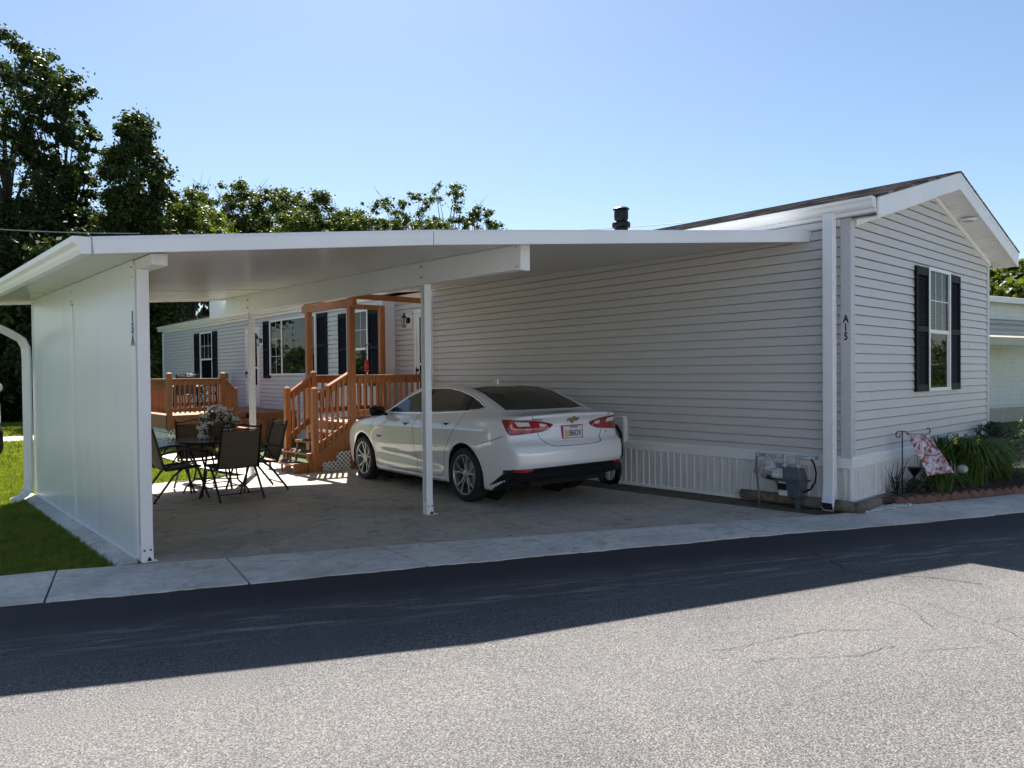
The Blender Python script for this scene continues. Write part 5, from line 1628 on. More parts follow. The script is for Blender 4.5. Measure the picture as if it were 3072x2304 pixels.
# stairs rising in +x
NY0, NY1 = 12.02, 13.12
wpost(5.92, NY0 - .02, GZ, 1.40, 0.105, True, "newel_post"); wpost(5.92, NY1 + .02, GZ, 1.40, 0.105, True, "newel_post")
railing((5.97, NY0 - .02), (6.66, NY0 + .02), 1.345, 1.72, 0.40, 0.80, 6); railing((5.97, NY1 + .02), (6.42, NY1 + .02), 1.345, 1.66, 0.52, 0.86, 4)
for k in range(4):
    x0 = 5.50 + 0.28 * k; z = 0.075 + 0.168 * k
    mb = MB(); mb.box(x0, x0 + 0.30, NY0 - 0.02, NY1 + 0.02, z - .038, z); obj_in(mb, "tread", WD, porch, bevel=0.004)
    mb = MB(); mb.box(x0 + .03, x0 + 0.30, NY0 + 0.01, NY0 + 0.045, max(GZ, z - 0.34), z - .039); obj_in(mb, "side_board", WD, porch)
    mb = MB(); mb.box(x0 + .03, x0 + .06, (NY0 + NY1) / 2 - .02, (NY0 + NY1) / 2 + .02, GZ if k == 0 else z - .168, z - .039); mb.box(x0 + .03, x0 + .07, NY1 - .03, NY1, GZ if k == 0 else z - .168, z - .039)
    obj_in(mb, "riser_block", WD, porch)
    mt = MB(); mt.box(x0 + .03, x0 + .27, NY0 + .16, NY1 - .12, z + .001, z + .010)
    lab = ("dark patterned stair mat on the lowest porch step", "dark patterned stair mat on the second porch step from the bottom", "dark patterned stair mat on the third porch step from the bottom", "dark patterned stair mat on the highest porch step")[k]
    o = mt.build("stair_mat", M['mat'], None); tag(o, lab, "mat", "mats on the porch steps")
mb = MB()
x0 = 6.2
mb.hexa([(5.80, NY0 - .035, GZ), (6.66, NY0 - .035, 0.40), (6.66, NY0 - .004, 0.40), (5.80, NY0 - .004, GZ), (5.80, NY0 - .035, 0.10), (6.66, NY0 - .035, 0.72), (6.66, NY0 - .004, 0.72), (5.80, NY0 - .004, 0.10)])
obj_in(mb, "stringer", WD, porch)
# shepherd hook with red feeder standing at the porch rail
hk = thing("plant_hook", "slim black shepherd hook rising above the porch rail", "garden hook", (7.0, 12.16, DZ))
mb = MB()
c0 = Vector((7.14, 12.16, 2.26))
arc = [(7.20, 12.16, 1.655), (7.20, 12.16, 2.18)] + [(7.14 + .06 * math.cos(t), 12.16, 2.18 + .06 * math.sin(t)) for t in np.linspace(0.3, math.pi, 8)] + [(7.078, 12.16, 2.10), (7.086, 12.16, 2.05), (7.10, 12.16, 2.06)]
mb.tube(arc, 0.007, 6); mb.tube([(7.20, 12.16, DZ), (7.20, 12.16, 1.66)], 0.008, 6)
obj_in(mb, "rod", M['black'], hk, smooth=True)
fd = thing("bird_feeder", "small red glass hummingbird feeder hanging from the hook on the porch", "bird feeder", (7.09, 12.16, 1.70))
mb = MB(); mb.lathe([(0.0, 0.24), (0.02, 0.235), (0.028, 0.2), (0.042, 0.16), (0.046, 0.1), (0.03, 0.06), (0.055, 0.04), (0.05, 0.02), (0.0, 0.0)], (0, 0, 0), 16)
mb.build("bottle", M['red'], fd, smooth=True)
mb = MB(); mb.tube([(0, 0, .23), (0, 0, .36)], .004, 5); mb.build("wire", M['black'], fd)

# ================================================================== FAR DECK
deck = thing("wooden_deck", "raised orange wooden deck with white latticed base farther along the home", "deck", (5.46, 19.0, -0.15))
AX, AY, D2 = 5.46, 19.0, 0.68
mb = MB(); y = AY
while y < 22.9: mb.box(AX, 8.45, y, y + .138, D2 - .035, D2); y += .144
obj_in(mb, "deck_boards", WD, deck)
mb = MB(); mb.box(AX, 7.4, AY - .04, AY - .002, 0.34, D2 - .0); mb.box(AX - .04, AX - .002, AY - .04, 23.0, 0.34, D2)
obj_in(mb, "rim_board", WD, deck)
lattice(((0, AY - .02, 0), (1, 0, 0), (0, -1, 0)), AX, 6.9, lambda s: -0.16, 0.34, 0.10, 0.028, deck)
mb = MB()
z = -0.15; rr = random.Random(3)
while z < 0.33:
    mb.box(AX - .03 - rr.uniform(0, .006), AX + .01, AY + .02, 23.0, z, z + .033); z += .052
obj_in(mb, "skirt_slats", M['trim'], deck)
wpost(AX + .02, AY - .02, 0.32, 1.72, 0.12, True, "newel_post", deck); wpost(6.80, AY - .02, 0.32, 1.72, 0.12, True, "newel_post", deck)
wpost(AX + .02, 22.9, D2, 1.72, 0.12, True, "newel_post", deck); wpost(8.3, 22.9, D2, 1.72, 0.12, True, "newel_post", deck)
wpost(7.10, AY - .02, 0.0, 1.34, 0.12, False, "newel_post", deck)
railing((AX + .09, AY - .02), (6.73, AY - .02), 1.60, 1.60, 0.86, 0.86, 10, deck)
railing((AX + .02, 22.84), (AX + .02, AY + .04), 1.60, 1.60, 0.86, 0.86, 26, deck)
railing((AX + .09, 22.9), (8.24, 22.9), 1.60, 1.60, 0.86, 0.86, 16, deck)
railing((6.87, AY - .02), (7.07, AY - .02), 1.58, 1.34, 0.70, 0.50, 4, deck)
st = thing("door_steps", "brown wooden box steps below the storm door, between both decks", "steps", (7.6, 18.5, -0.15))
for (x0, x1, y0, y1, z) in ((7.55, 8.44, 18.25, 21.7, 0.70), (7.25, 7.55, 18.05, 20.2, 0.52), (6.98, 7.25, 18.05, 20.2, 0.34), (6.75, 6.98, 18.05, 20.2, 0.16)):
    mb = MB(); mb.box(x0 - .03, x1, y0 - .03, y1, z - .04, z); obj_in(mb, "tread", WD, st, bevel=.004)
    mb = MB(); mb.box(x0, x1, y0, y1, -0.16, z - .041); obj_in(mb, "riser_board", WD, st)

# ================================================================== PATIO SET
def make_chair(label):
    t = thing("patio_chair", label, "chair", (0, 0, 0), 0, "sling chairs around the patio table")
    def leg(pts, nm="leg", r=0.0155): 
        mb = MB(); mb.tube(pts, r, 8); return mb.build(nm, M['iron'], t, smooth=True)
    for s in (-1, 1):
        x = s * 0.285
        leg([(x, .10, .655), (x, .20, .40), (x, .33, .015), (x, .335, 0)]); leg([(x, .02, .43), (x, -.10, .34), (x, -.34, .02), (x, -.345, 0)])
        leg([(x, -.02, .66), (x, -.12, .50), (x, -.20, .42)], "arm_brace", 0.011)
        leg([(s * .27, .24, .435), (s * .27, .05, .425), (s * .27, -.20, .41), (s * .265, -.235, .50), (s * .255, -.33, .88), (s * .25, -.355, .965), (s * .25, -.36, .985)], "side_frame", 0.0165)
        mb = MB()
        pts = [(x, -.285, .615), (x, -.20, .635), (x, -.05, .665), (x, .10, .672), (x, .20, .655), (x, .235, .625)]
        vs, fs, _ = mb.rtube(pts, 0.055, 0.028, (1, 0, 0)); mb.add(vs, fs); mb.build("armrest", M['iron'], t, bevel=0.006)
    n = 12
    pts = [(-.25 + .5 * k / n, -.352 + .0, .955 + .035 * math.sin(math.pi * k / n) ** 2 - .012 * math.sin(2 * math.pi * k / n) ** 2) for k in range(n + 1)]
    leg(pts, "crest_rail", .012)
    leg([(-.26, -.348, .918), (.26, -.348, .918)], "back_bar", .008)
    leg([(-.285, -.30, .09), (.285, -.30, .09)], "stretcher", .008); leg([(-.285, .30, .11), (.285, .30, .11)], "stretcher", .008)
    leg([(-.27, .24, .435), (.27, .24, .435)], "seat_bar", .011)
    def sling(nm, prof):
        mb = MB(); m_ = 8; vs = []; fs = []
        for (y, z) in prof:
            for k in range(m_ + 1):
                u = -1 + 2 * k / m_; vs.append((u * .258, y - .010 * (1 - u * u), z - .012 * (1 - u * u)))
        for i in range(len(prof) - 1):
            for k in range(m_): fs.append((i * (m_ + 1) + k, i * (m_ + 1) + k + 1, (i + 1) * (m_ + 1) + k + 1, (i + 1) * (m_ + 1) + k))
        mb.add(vs, fs); return mb.build(nm, M['sling'], t, smooth=True)
    sling("seat", [(.235, .437), (.10, .42), (-.05, .412), (-.19, .413)])
    sling("backrest", [(-.205, .435), (-.24, .52), (-.29, .72), (-.325, .85), (-.345, .915)])
    return t
CH = [("sling chair nearest the camera, its brown back turned to the view", 3.77, 10.20, 0.02, 0),
      ("sling chair on the left of the table, partly hidden by the white wall post", 3.17, 10.74, 0.0, -90),
      ("sling chair on the right of the table, nearest the porch steps", 4.30, 10.66, 0.0, 88),
      ("sling chair on the far side of the table, behind the flowers", 3.77, 11.42, 0.0, 182)]
ch0 = None
for lab, x, y, _, rz_ in CH:
    if ch0 is None: o = ch0 = make_chair(lab)
    else:
        o = copy_tree(ch0); o["label"] = lab
    o.location = (x, y, zg(y) + .012); o.rotation_euler = (0, 0, R(rz_)); o.scale = (1.06, 1.06, 1.06)
for lab, x, y, rz_ in (("dark patio chair standing at the right end of the far deck", 7.25, 21.9, -150), ("dark patio chair in the middle of the far deck behind the balusters", 6.6, 21.3, -200)):
    o = copy_tree(ch0); o["label"] = lab; o["group"] = "chairs on the far deck"; o["category"] = "chair"; o.location = (x, y, D2); o.rotation_euler = (0, 0, R(rz_)); o.scale = (1.06, 1.06, 1.06)
TX, TY = 3.74, 10.76; TZ = zg(TY) + 0.012
tb = thing("patio_table", "round patio table with a dark glass top under the carport", "table", (TX, TY, TZ))
mb = MB(); mb.lathe([(0.0, .792), (.575, .792), (.582, .796), (.575, .800), (0.0, .800)], (0, 0, 0), 48); mb.build("glass_top", M['tabletop'], tb, smooth=False)
mb = MB(); mb.lathe([(.560, .770), (.598, .770), (.604, .785), (.598, .803), (.584, .803), (.584, .790), (.560, .790), (.560, .770)], (0, 0, 0), 48); mb.build("rim", M['iron'], tb, smooth=False)
for a in (45, 135, 225, 315):
    c, s = math.cos(R(a)), math.sin(R(a))
    mb = MB(); mb.tube([(c * .42, s * .42, .77), (c * .40, s * .40, .55), (c * .30, s * .30, .36), (c * .33, s * .33, .2), (c * .46, s * .46, .09), (c * .50, s * .50, 0)], .014, 8); mb.build("leg", M['iron'], tb, smooth=True)
for a in (45, 135):
    c, s = math.cos(R(a)), math.sin(R(a))
    mb = MB(); mb.tube([(c * .32, s * .32, .22), (-c * .32, -s * .32, .22)], .009, 8); mb.build("brace", M['iron'], tb)
# flower basket
def leaf_cloud(cs, rs, n, size, seed, flat=0.6):
    r = np.random.default_rng(seed); cs = np.array(cs, float); rs = np.array(rs, float)
    k = r.integers(0, len(cs), n); d = r.normal(size=(n, 3)); d /= np.linalg.norm(d, axis=1, keepdims=True)
    P = cs[k] + d * (rs[k] * r.uniform(0.45, 1.0, n) ** 0.5)[:, None] * np.array([1, 1, 0.85])
    a = r.normal(size=(n, 3)); a /= np.linalg.norm(a, axis=1, keepdims=True)
    b = np.cross(a, d + 0.4 * r.normal(size=(n, 3))); b /= np.linalg.norm(b, axis=1, keepdims=True) + 1e-9
    a = np.cross(b, np.cross(a, b)); a /= np.linalg.norm(a, axis=1, keepdims=True) + 1e-9
    s = size * r.uniform(0.6, 1.3, n)[:, None]
    V = np.stack([P - a * s, P - b * s * flat * .5, P + a * s, P + b * s * flat * .5], 1).reshape(-1, 3)
    return V, np.arange(n * 4).reshape(-1, 4)
fb = thing("flower_basket", "brown basket of white trailing flowers on the patio table", "flowers", (TX + .07, TY + .08, TZ + .803))
fb.scale = (1.2, 1.2, 1.12)
mb = MB(); mb.lathe([(0, 0), (.055, 0), (.065, .01), (.085, .16), (.095, .20), (.085, .20), (.0, .17)], (0, 0, 0), 20); mb.build("basket", M['vase'], fb, smooth=True)
V, F = leaf_cloud([(0, 0, .30), (.10, 0, .28), (-.12, 0, .26), (0, .08, .33), (.16, .02, .22), (-.17, 0, .15), (-.18, -.02, .05), (.06, -.12, .14), (.10, -.1, .05), (.2, 0, .18)], [.13, .12, .11, .1, .09, .08, .06, .08, .06, .07], 1500, .022, 21, .8)
np_mesh("foliage", V, F, M['leaf_mid'], fb)
V, F = leaf_cloud([(0, 0, .32), (.10, -.02, .29), (-.12, 0, .27), (0, .08, .35), (.17, .02, .24), (-.18, 0, .15), (-.19, -.02, .05), (.06, -.13, .12), (.09, -.12, .04), (.21, 0, .19)], [.14, .13, .12, .1, .09, .07, .06, .07, .05, .07], 520, .030, 22, 1.5)
np_mesh("blossoms", V, F, M['petal'], fb)
# wreath on the storm door
wr = thing("door_wreath", "twiggy hanging wreath on the white storm door behind the far post", "wreath", (XW - .06, 20.98, 2.45))
V, F = leaf_cloud([(0, 0, .1), (0, .05, .25), (0, -.05, -.1), (0, .04, -.28), (0, 0, -.45)], [.12, .11, .13, .11, .08], 500, .04, 31, .5)
np_mesh("twigs", V, F, M['straw'], wr)

# ================================================================== GAS METER
gm_ = thing("gas_meter", "grey gas meter with regulator and pipes against the white skirting", "gas meter", (8.28, 4.22, 0.0))
X0 = 8.30
mb = MB()
def blk(x0, x1, y0, y1, z0, z1, tp=0.0):
    mb.hexa([(x0 + tp, y0 + tp, z0), (x1 - tp, y0 + tp, z0), (x1 - tp, y1 - tp, z0), (x0 + tp, y1 - tp, z0), (x0, y0, z1), (x1, y0, z1), (x1, y1, z1), (x0, y1, z1)])
blk(X0 - .13, X0 + .07, 4.06, 4.38, .13, .315, .03)
blk(X0 - .155, X0 + .095, 4.035, 4.405, .315, .335)
P = [(X0 - .13, 4.06, .335), (X0 + .07, 4.06, .335), (X0 + .07, 4.38, .335), (X0 - .13, 4.38, .335), (X0 - .09, 4.09, .475), (X0 + .04, 4.09, .475), (X0 + .04, 4.35, .475), (X0 - .09, 4.35, .475)]
mb.hexa(P)
obj_in(mb, "body", M['meter'], gm_, bevel=0.02)
mb = MB(); mb.box(X0 - .165, X0 - .12, 4.28, 4.41, .35, .47); obj_in(mb, "index_box", M['galv'], gm_, bevel=0.012)
mb = MB(); mb.box(X0 - .170, X0 - .165, 4.30, 4.39, .375, .445); obj_in(mb, "dial_face", M['plate'], gm_)
mb = MB()
for k in range(4): mb.tube([(X0 - .1702, 4.315 + .020 * k, .425), (X0 - .172, 4.315 + .020 * k, .425)], .006, 8)
obj_in(mb, "dial", M['letter'], gm_)
mb = MB(); mb.box(X0 - .1345, X0 - .130, 4.235, 4.335, .22, .29); obj_in(mb, "label_plate", M['black'], gm_)
mb = MB(); mb.box(X0 - .128, X0 - .118, 4.225, 4.335, .145, .205); mb.box(X0 - .1365, X0 - .1345, 4.24, 4.33, .295, .31); obj_in(mb, "sticker", M['plate'], gm_)
mb = MB()
for y in (4.14, 4.31): mb.tube([(X0 - .02, y, .47), (X0 - .02, y, .60)], .021, 12); mb.tube([(X0 - .02, y, .485), (X0 - .02, y, .51)], .03, 8)
mb.tube([(X0 - .02, 4.31, .60), (X0 - .02, 4.40, .605), (X0 - .02, 4.68, .60)], .016, 10)
mb.tube([(X0 - .02, 4.31, .59), (X0 - .02, 4.31, .63)], .028, 10); mb.tube([(X0 - .02, 4.14, .59), (X0 - .02, 4.14, .63)], .028, 10)
mb.tube([(X0 - .02, 4.14, .605), (X0 - .02, 3.98, .605)], .024, 10); mb.tube([(X0 - .02, 3.98, .605), (X0 + .12, 3.98, .60)], .02, 10)
for y in (4.45, 4.55, 4.66): mb.tube([(X0 - .02, y - .02, .602), (X0 - .02, y + .02, .602)], .026, 8)
obj_in(mb, "pipework", M['galv'], gm_, smooth=True)
mb = MB(); mb.lathe([(0, -.05), (.03, -.05), (.04, -.03), (.06, -.025), (.115, -.015), (.125, 0), (.115, .015), (.06, .03), (0, .04)], (X0 - .05, 4.52, .43), 28, 'x')
mb.tube([(X0 - .02, 4.52, .53), (X0 - .02, 4.52, .60)], .02, 8)
obj_in(mb, "regulator", M['galv'], gm_, smooth=True)
mb = MB(); mb.tube([(X0 - .02, 4.68, .60), (X0 - .03, 4.685, .45), (X0 - .06, 4.64, .2), (X0 - .10, 4.60, -.01)], .012, 8); mb.tube([(X0 - .03, 4.685, .40), (X0 - .05, 4.70, .38)], .02, 8)
obj_in(mb, "riser_pipe", M['log'], gm_, smooth=True)
mb = MB(); mb.tube([(X0 - .02, 3.98, .60), (X0 - .05, 3.93, .55), (X0 - .08, 3.89, .45), (X0 - .09, 3.90, .34), (X0 - .07, 3.96, .25), (X0 - .04, 4.06, .20)], .011, 8)
mb.tube([(X0 - .10, 4.40, .33), (X0 - .17, 4.46, .36)], .025, 10)
obj_in(mb, "rubber_hose", M['black'], gm_, smooth=True)
mb = MB(); mb.box(X0 - .03, X0 + .02, 4.12, 4.18, -.01, .13); obj_in(mb, "stand", M['meter'], gm_)
# timbers laid along the foot of the skirting
t1 = MB(); t1.tube([(8.43, 4.98, .055), (8.42, 4.3, .06), (8.42, 3.54, .062)], [.060, .066, .066], 14)
tag(t1.build("timber", M['log'], None, smooth=False), "round weathered timber under the gas meter along the skirting", "timber", "timbers at the foot of the home")
t1 = MB(); t1.tube([(8.42, 3.50, .060), (9.2, 3.53, .06), (9.75, 3.55, .05)], [.066, .062, .06], 14)
tag(t1.build("timber", M['log'], None), "round weathered timber at the foot of the gable, by the white gravel", "timber", "timbers at the foot of the home")
# hose coil by the utility box
hs = thing("garden_hose", "coiled black garden hose hanging by the skirting behind the sedan", "hose", (8.35, 7.05, 0))
mb = MB()
rr = random.Random(9)
for k in range(9):
    r0 = .20 + .012 * k; off = rr.uniform(-.02, .02)
    pts = [(8.33 - .015 * (k % 4), 7.15 + off + r0 * .8 * math.cos(a), .20 + .0 + (r0 * 1.0) * math.sin(a) - (0.0)) for a in np.linspace(0, 2 * math.pi, 20)]
    pts = [(x, y, max(z, zg(7) + .02)) for x, y, z in pts]
    mb.tube(pts, .010, 6, cap=False)
mb.tube([(8.33, 7.0, .38), (8.34, 6.92, .55), (8.36, 6.95, .74), (8.38, 7.05, .84), (8.42, 7.15, .86)], .024, 8)
mb.tube([(8.33, 6.97, .30), (8.33, 6.89, .42), (8.34, 6.90, .58), (8.36, 6.97, .63)], .011, 8)
obj_in(mb, "coil", M['black'], hs, smooth=True)
mb = MB(); mb.tube([(8.30, 6.93, .36), (8.28, 6.91, .42)], [.022, .014], 8); mb.tube([(8.34, 6.93, .60), (8.34, 6.93, .66)], .014, 8); obj_in(mb, "nozzle", M['brass'], hs)

# ================================================================== FLOWER BED
bed = MB()
xs_ = np.linspace(8.95, 16.4, 30)
for a, b in zip(xs_[:-1], xs_[1:]):
    ya, yb = back_y(np.array([a]))[0] + .05, back_y(np.array([b]))[0] + .05
    for t0, t1 in ((0, .3), (.3, .7), (.7, 1)):
        def q(x, y0, t): return (x, y0 + (3.6 - y0) * t, .02 + .10 * math.sin(math.pi * min(1, t * .9 + .1)))
        bed.quad(q(a, ya, t0), q(b, yb, t0), q(b, yb, t1), q(a, ya, t1))
structure(bed.build("mulch_bed", M['mulch'], smooth=True))
bx_ = MB(); bx_.quad((9.0, 3.5, -.03), (18, -0.5, -.03), (18, 8, -.03), (13.8, 8, -.03)); structure(bx_.build("soil", M['mulch']))
# gravel at the corner
def pebbles(fn, n, seed, s0, s1):
    r = np.random.default_rng(seed); V = []; F = []
    cube = np.array([(-1, 0, 0), (1, 0, 0), (0, -1, 0), (0, 1, 0), (0, 0, -1), (0, 0, 1)], float)
    tri = np.array([(0, 2, 5), (2, 1, 5), (1, 3, 5), (3, 0, 5), (2, 0, 4), (1, 2, 4), (3, 1, 4), (0, 3, 4)])
    for i in range(n):
        x, y, z = fn(r); s = r.uniform(s0, s1); sc = np.array([r.uniform(.8, 1.5), r.uniform(.6, 1.1), r.uniform(.4, .7)]) * s
        a = r.uniform(0, 6.28); Rm = np.array([[math.cos(a), -math.sin(a), 0], [math.sin(a), math.cos(a), 0], [0, 0, 1]])
        v = (cube * sc * r.uniform(.75, 1.2, (6, 1))) @ Rm.T + np.array([x, y, z])
        F.append(tri + len(V) * 6); V.append(v)
    return np.concatenate(V), np.concatenate(F)
def gr(r):
    x = r.uniform(8.50, 9.36); y = back_y(np.array([x]))[0] + r.uniform(-.10, .10) * (1.0 - 0.2 * (x - 8.5)); return x, y, .016
V, F = pebbles(gr, 420, 5, .014, .032)
tag(np_mesh("gravel", V, F, M['gravel']), "white and grey decorative stones at the foot of the gable timber", "gravel", kind="stuff")
def gr2(r): return r.uniform(5.3, 6.7), r.uniform(11.92, 13.3), GZ + .01
V, F = pebbles(gr2, 380, 6, .016, .034)
tag(np_mesh("gravel", V, F, M['gravel']), "pale stones scattered under and beside the porch steps", "gravel", kind="stuff")
# scalloped edging stones
def stone_mesh():
    mb = MB(); n = 12; L = .150; prof = []
    for k in range(n + 1):
        t = k / n; prof.append((-L / 2 + L * t, .045 + .050 * math.sin(math.pi * t) ** .75))
    V = []; k = n + 3
    for y, sc_ in ((-.045, .90), (-.030, 1.0), (.030, 1.0), (.045, .90)):
        V += [(-L / 2, y, -.03)] + [(x, y, z * sc_) for x, z in prof] + [(L / 2, y, -.03)]
    mb.add(V, [tuple(range(k)), tuple(range(4 * k - 1, 3 * k - 1, -1))] + [(r * k + i, (r + 1) * k + i, (r + 1) * k + (i + 1) % k, r * k + (i + 1) % k)[::-1] for r in range(3) for i in range(k)])
    return mb
st0 = None; x = 9.30; i = 0
rr = random.Random(4)
EDGE_LAB = ["low scalloped brick edging stone beside the white gravel, first of the row", "scalloped brick edging stone, second from the white gravel", "scalloped brick edging stone, third from the white gravel"]
while x < 15.6:
    y = back_y(np.array([x]))[0] + .075; y2 = back_y(np.array([x + .2]))[0] + .075; a = math.atan2(y2 - y, .2)
    if st0 is None: o = st0 = stone_mesh().build("edging_stone", M['edging'], None, bevel=.008)
    else: o = st0.copy(); COL.objects.link(o)
    o.location = (x, y, 0.01 + rr.uniform(-.008, .006)); o.rotation_euler = (rr.uniform(-.06, .06), rr.uniform(-.04, .04), a + rr.uniform(-.05, .05))
    tag(o, EDGE_LAB[i] if i < 3 else "scalloped red-brown brick edging stone farther along the flower bed row", "edging stone", "edging stones along the flower bed"); i += 1
    x += .156 * math.cos(a)
def blades(cx, cy, cz, n, h, spread, seed, w=.0085, droop=1.0, nseg=8):
    r = np.random.default_rng(seed); V = []; F = []
    for i in range(n):
        a = r.uniform(0, 6.283); L = h * r.uniform(.65, 1.15); sp = spread * r.uniform(.35, 1.1); bx, by = cx + r.normal() * .045, cy + r.normal() * .045
        pts = []
        for k in range(nseg + 1):
            t = k / nseg; out = sp * (t ** 1.5) ; up = L * (math.sin(t * math.pi * (.52 + .34 * droop * sp / max(spread, .01))))
            pts.append((bx + math.cos(a) * out, by + math.sin(a) * out, cz + up))
        px, py = -math.sin(a), math.cos(a); b = len(V)
        for k, p in enumerate(pts):
            ww = w * (1 - (k / nseg) ** 2) * (.6 + .4 * min(1, k)) + .0008
            V += [(p[0] - px * ww, p[1] - py * ww, p[2]), (p[0] + px * ww, p[1] + py * ww, p[2] + .002)]
        for k in range(nseg): F.append((b + 2 * k, b + 2 * k + 1, b + 2 * k + 3, b + 2 * k + 2))
    return np.array(V), np.array(F)
LIL = [(10.15, 3.28, 170, .30, .34, "small grassy day lily clump below the garden flag"),
       (10.95, 3.16, 460, .60, .80, "largest day lily clump, arching over the brick edging"),
       (11.75, 3.05, 330, .54, .70, "day lily clump with yellow blooms, right of the largest clump"),
       (12.6, 2.75, 330, .54, .70, "day lily clump at the right edge of the flower bed"),
       (10.75, 3.48, 120, .62, .35, "upright day lily clump against the gable skirting"),
       (13.6, 2.5, 220, .5, .5, "day lily clump beyond the second solar lamp"),
       (11.5, 3.42, 130, .60, .38, "tall day lily clump at the back of the bed")]
for i, (x, y, n, h, sp, lab) in enumerate(LIL):
    y -= .10
    V, F = blades(x, y, .06, n, h, sp, 40 + i)
    t = thing("day_lily", lab, "plant", (x, y, .05), 0, "day lilies in the flower bed")
    V = V - np.array([x, y, .05]); np_mesh("leaves", V, F, M['leaf_lily'], t)
    if i in (1, 2, 4):
        r = random.Random(i); 
        for k in range(2 if i != 4 else 1):
            fx, fy, fz = (r.uniform(-.12, .15), r.uniform(-.2, -.05), h + .02 - .10 * k)
            if i == 2: fx, fy, fz = ((-.42, -.06, .46), (-.18, -.08, .36))[k]
            mb = MB(); mb.tube([(0, 0, 0), (fx * .6, fy * .6, fz * .6), (fx, fy, fz)], .004, 5); mb.build("flower_stem", M['leaf_lily'], t)
            mb = MB()
            for q in range(6):
                a = q * math.pi / 3; c, s = math.cos(a), math.sin(a)
                mb.add([(fx, fy, fz), (fx + c * .03 - s * .016, fy - .01 + s * .012, fz + s * .03 + .01 + c * .016), (fx + c * .062, fy - .035, fz + s * .062 + .01), (fx + c * .03 + s * .016, fy - .01 - s * .012, fz + s * .03 + .01 - c * .016)], [(0, 1, 2, 3)])
            mb.build("blossom", M['yellow'], t)
# low leafy ground cover plants and shrubs
def shrub(name, lab, x, y, z, cs, rs, n, size, seed, mat, grp=None, stems=6):
    t = thing(name, lab, "plant", (x, y, z), 0, grp)
    V, F = leaf_cloud(cs, rs, n, size, seed, .75); np_mesh("foliage", V, F, mat, t)
    r = random.Random(seed); mb = MB()
    for k in range(stems):
        c = r.choice(cs); mb.tube([(r.uniform(-.04, .04), r.uniform(-.04, .04), 0), (c[0] * .5, c[1] * .5, c[2] * .6), c], [.008, .006, .003], 5)
    mb.build("stems", M['bark'], t); return t
shrub("ground_cover", "low dark leafy cover between the flag pole and the edging", 10.0, 3.33, .08, [(0, 0, .06), (.25, -.03, .05), (-.25, .02, .05), (.5, -.06, .06), (-.1, .08, .1)], [.14, .13, .12, .13, .1], 1500, .018, 61, M['leaf_shrub'])
shrub("shrub", "dark glossy shrub at the far corner of the gable wall", 12.75, 3.30, .05, [(0, 0, .45), (.3, 0, .5), (-.3, 0, .38), (.1, .1, .62), (.6, 0, .5), (.5, .1, .66), (-.1, -.2, .3)], [.25, .22, .2, .16, .22, .14, .22], 2600, .026, 62, M['leaf_shrub'], "shrubs at the corner of the gable")
shrub("shrub", "dark shrub in front of the beige awning home, at the right edge", 13.9, 3.0, .05, [(0, 0, .5), (.4, 0, .5), (-.3, 0, .45), (.1, .1, .7), (.7, 0, .55), (.4, .1, .75)], [.25, .25, .22, .16, .25, .14], 2600, .028, 63, M['leaf_shrub'], "shrubs at the corner of the gable")
tw = thing("dried_plant", "sparse leggy stalks growing against the white skirting left of the flag", "plant", (9.55, 3.50, .05))
mb = MB(); r = random.Random(5)
for k in range(16):
    a = r.uniform(-1.2, 1.2); L = r.uniform(.2, .5)
    mb.tube([(r.uniform(-.08, .08), 0, 0), (a * L * .3, r.uniform(-.05, .02), L * .55), (a * L * .75 + r.uniform(-.03, .03), r.uniform(-.1, .02), L)], [.006, .005, .002], 5)
mb.build("stalks", M['leaf_shrub'], tw)
V, F = leaf_cloud([(0, 0, .1), (.2, -.02, .08), (-.15, -.02, .07), (.1, 0, .18)], [.12, .1, .1, .1], 260, .020, 66, .5); np_mesh("leaves", V, F, M['leaf_shrub'], tw)

# garden flag
fs_ = thing("flag_stand", "black iron scrolled stand holding the garden flag", "flag stand", (9.53, 3.42, 0.05))
mb = MB()
px_, py_ = 9.53, 3.42
def fq(r_, z): return (px_ + .747 * r_, py_ - .665 * r_, z)      # the stand faces the road at a slant
mb.tube([fq(0, .05), fq(0, .885)], .008, 8)
sc = [fq(0, .885)] + [fq(-.035 + .045 * math.cos(t), .845 + .042 * math.sin(t)) for t in np.linspace(1.0, 4.6, 12)] + [fq(-.03, .825), fq(-.022, .845)]
mb.tube(sc, .006, 6)
mb.tube([fq(0, .885), fq(.05, .88), fq(.075, .855)], .006, 6)
mb.tube([fq(.04, .85), fq(.335, .85)], .0045, 6)
mb.tube([fq(.335, .85), fq(.345, .885)] + [fq(.325 + .022 * math.cos(t), .90 + .022 * math.sin(t)) for t in np.linspace(0, 2.8, 6)], .006, 6)
obj_in(mb, "stand", M['iron'], fs_, smooth=True)
fl = MB(); nx_, ny_ = 16, 14
def F3(r_, z, d=0.0): return Vector(fq(r_, z)) + Vector((-.665, -.747, 0)) * d
tl, tr, br, bl = F3(.055, .848), F3(.345, .838), F3(.565, .385, .10), F3(.255, .335, .10)
vs = []; F = []
for j in range(ny_ + 1):
    v = j / ny_
    for i in range(nx_ + 1):
        u = i / nx_; p = (tl.lerp(tr, u)).lerp(bl.lerp(br, u), v)
        p = p + Vector((-.665, -.747, 0)) * (.022 * math.sin(u * 5 + v * 3)); vs.append(p)
for j in range(ny_):
    for i in range(nx_): F.append((j * (nx_ + 1) + i, j * (nx_ + 1) + i + 1, (j + 1) * (nx_ + 1) + i + 1, (j + 1) * (nx_ + 1) + i))
o9 = F3(.30, .60, .05); fl.add([v - o9 for v in vs], F)
o = fl.build("garden_flag", M['flag'], None, smooth=True); o.location = o9; tag(o, "small purple and white floral garden flag blowing to the right", "flag")
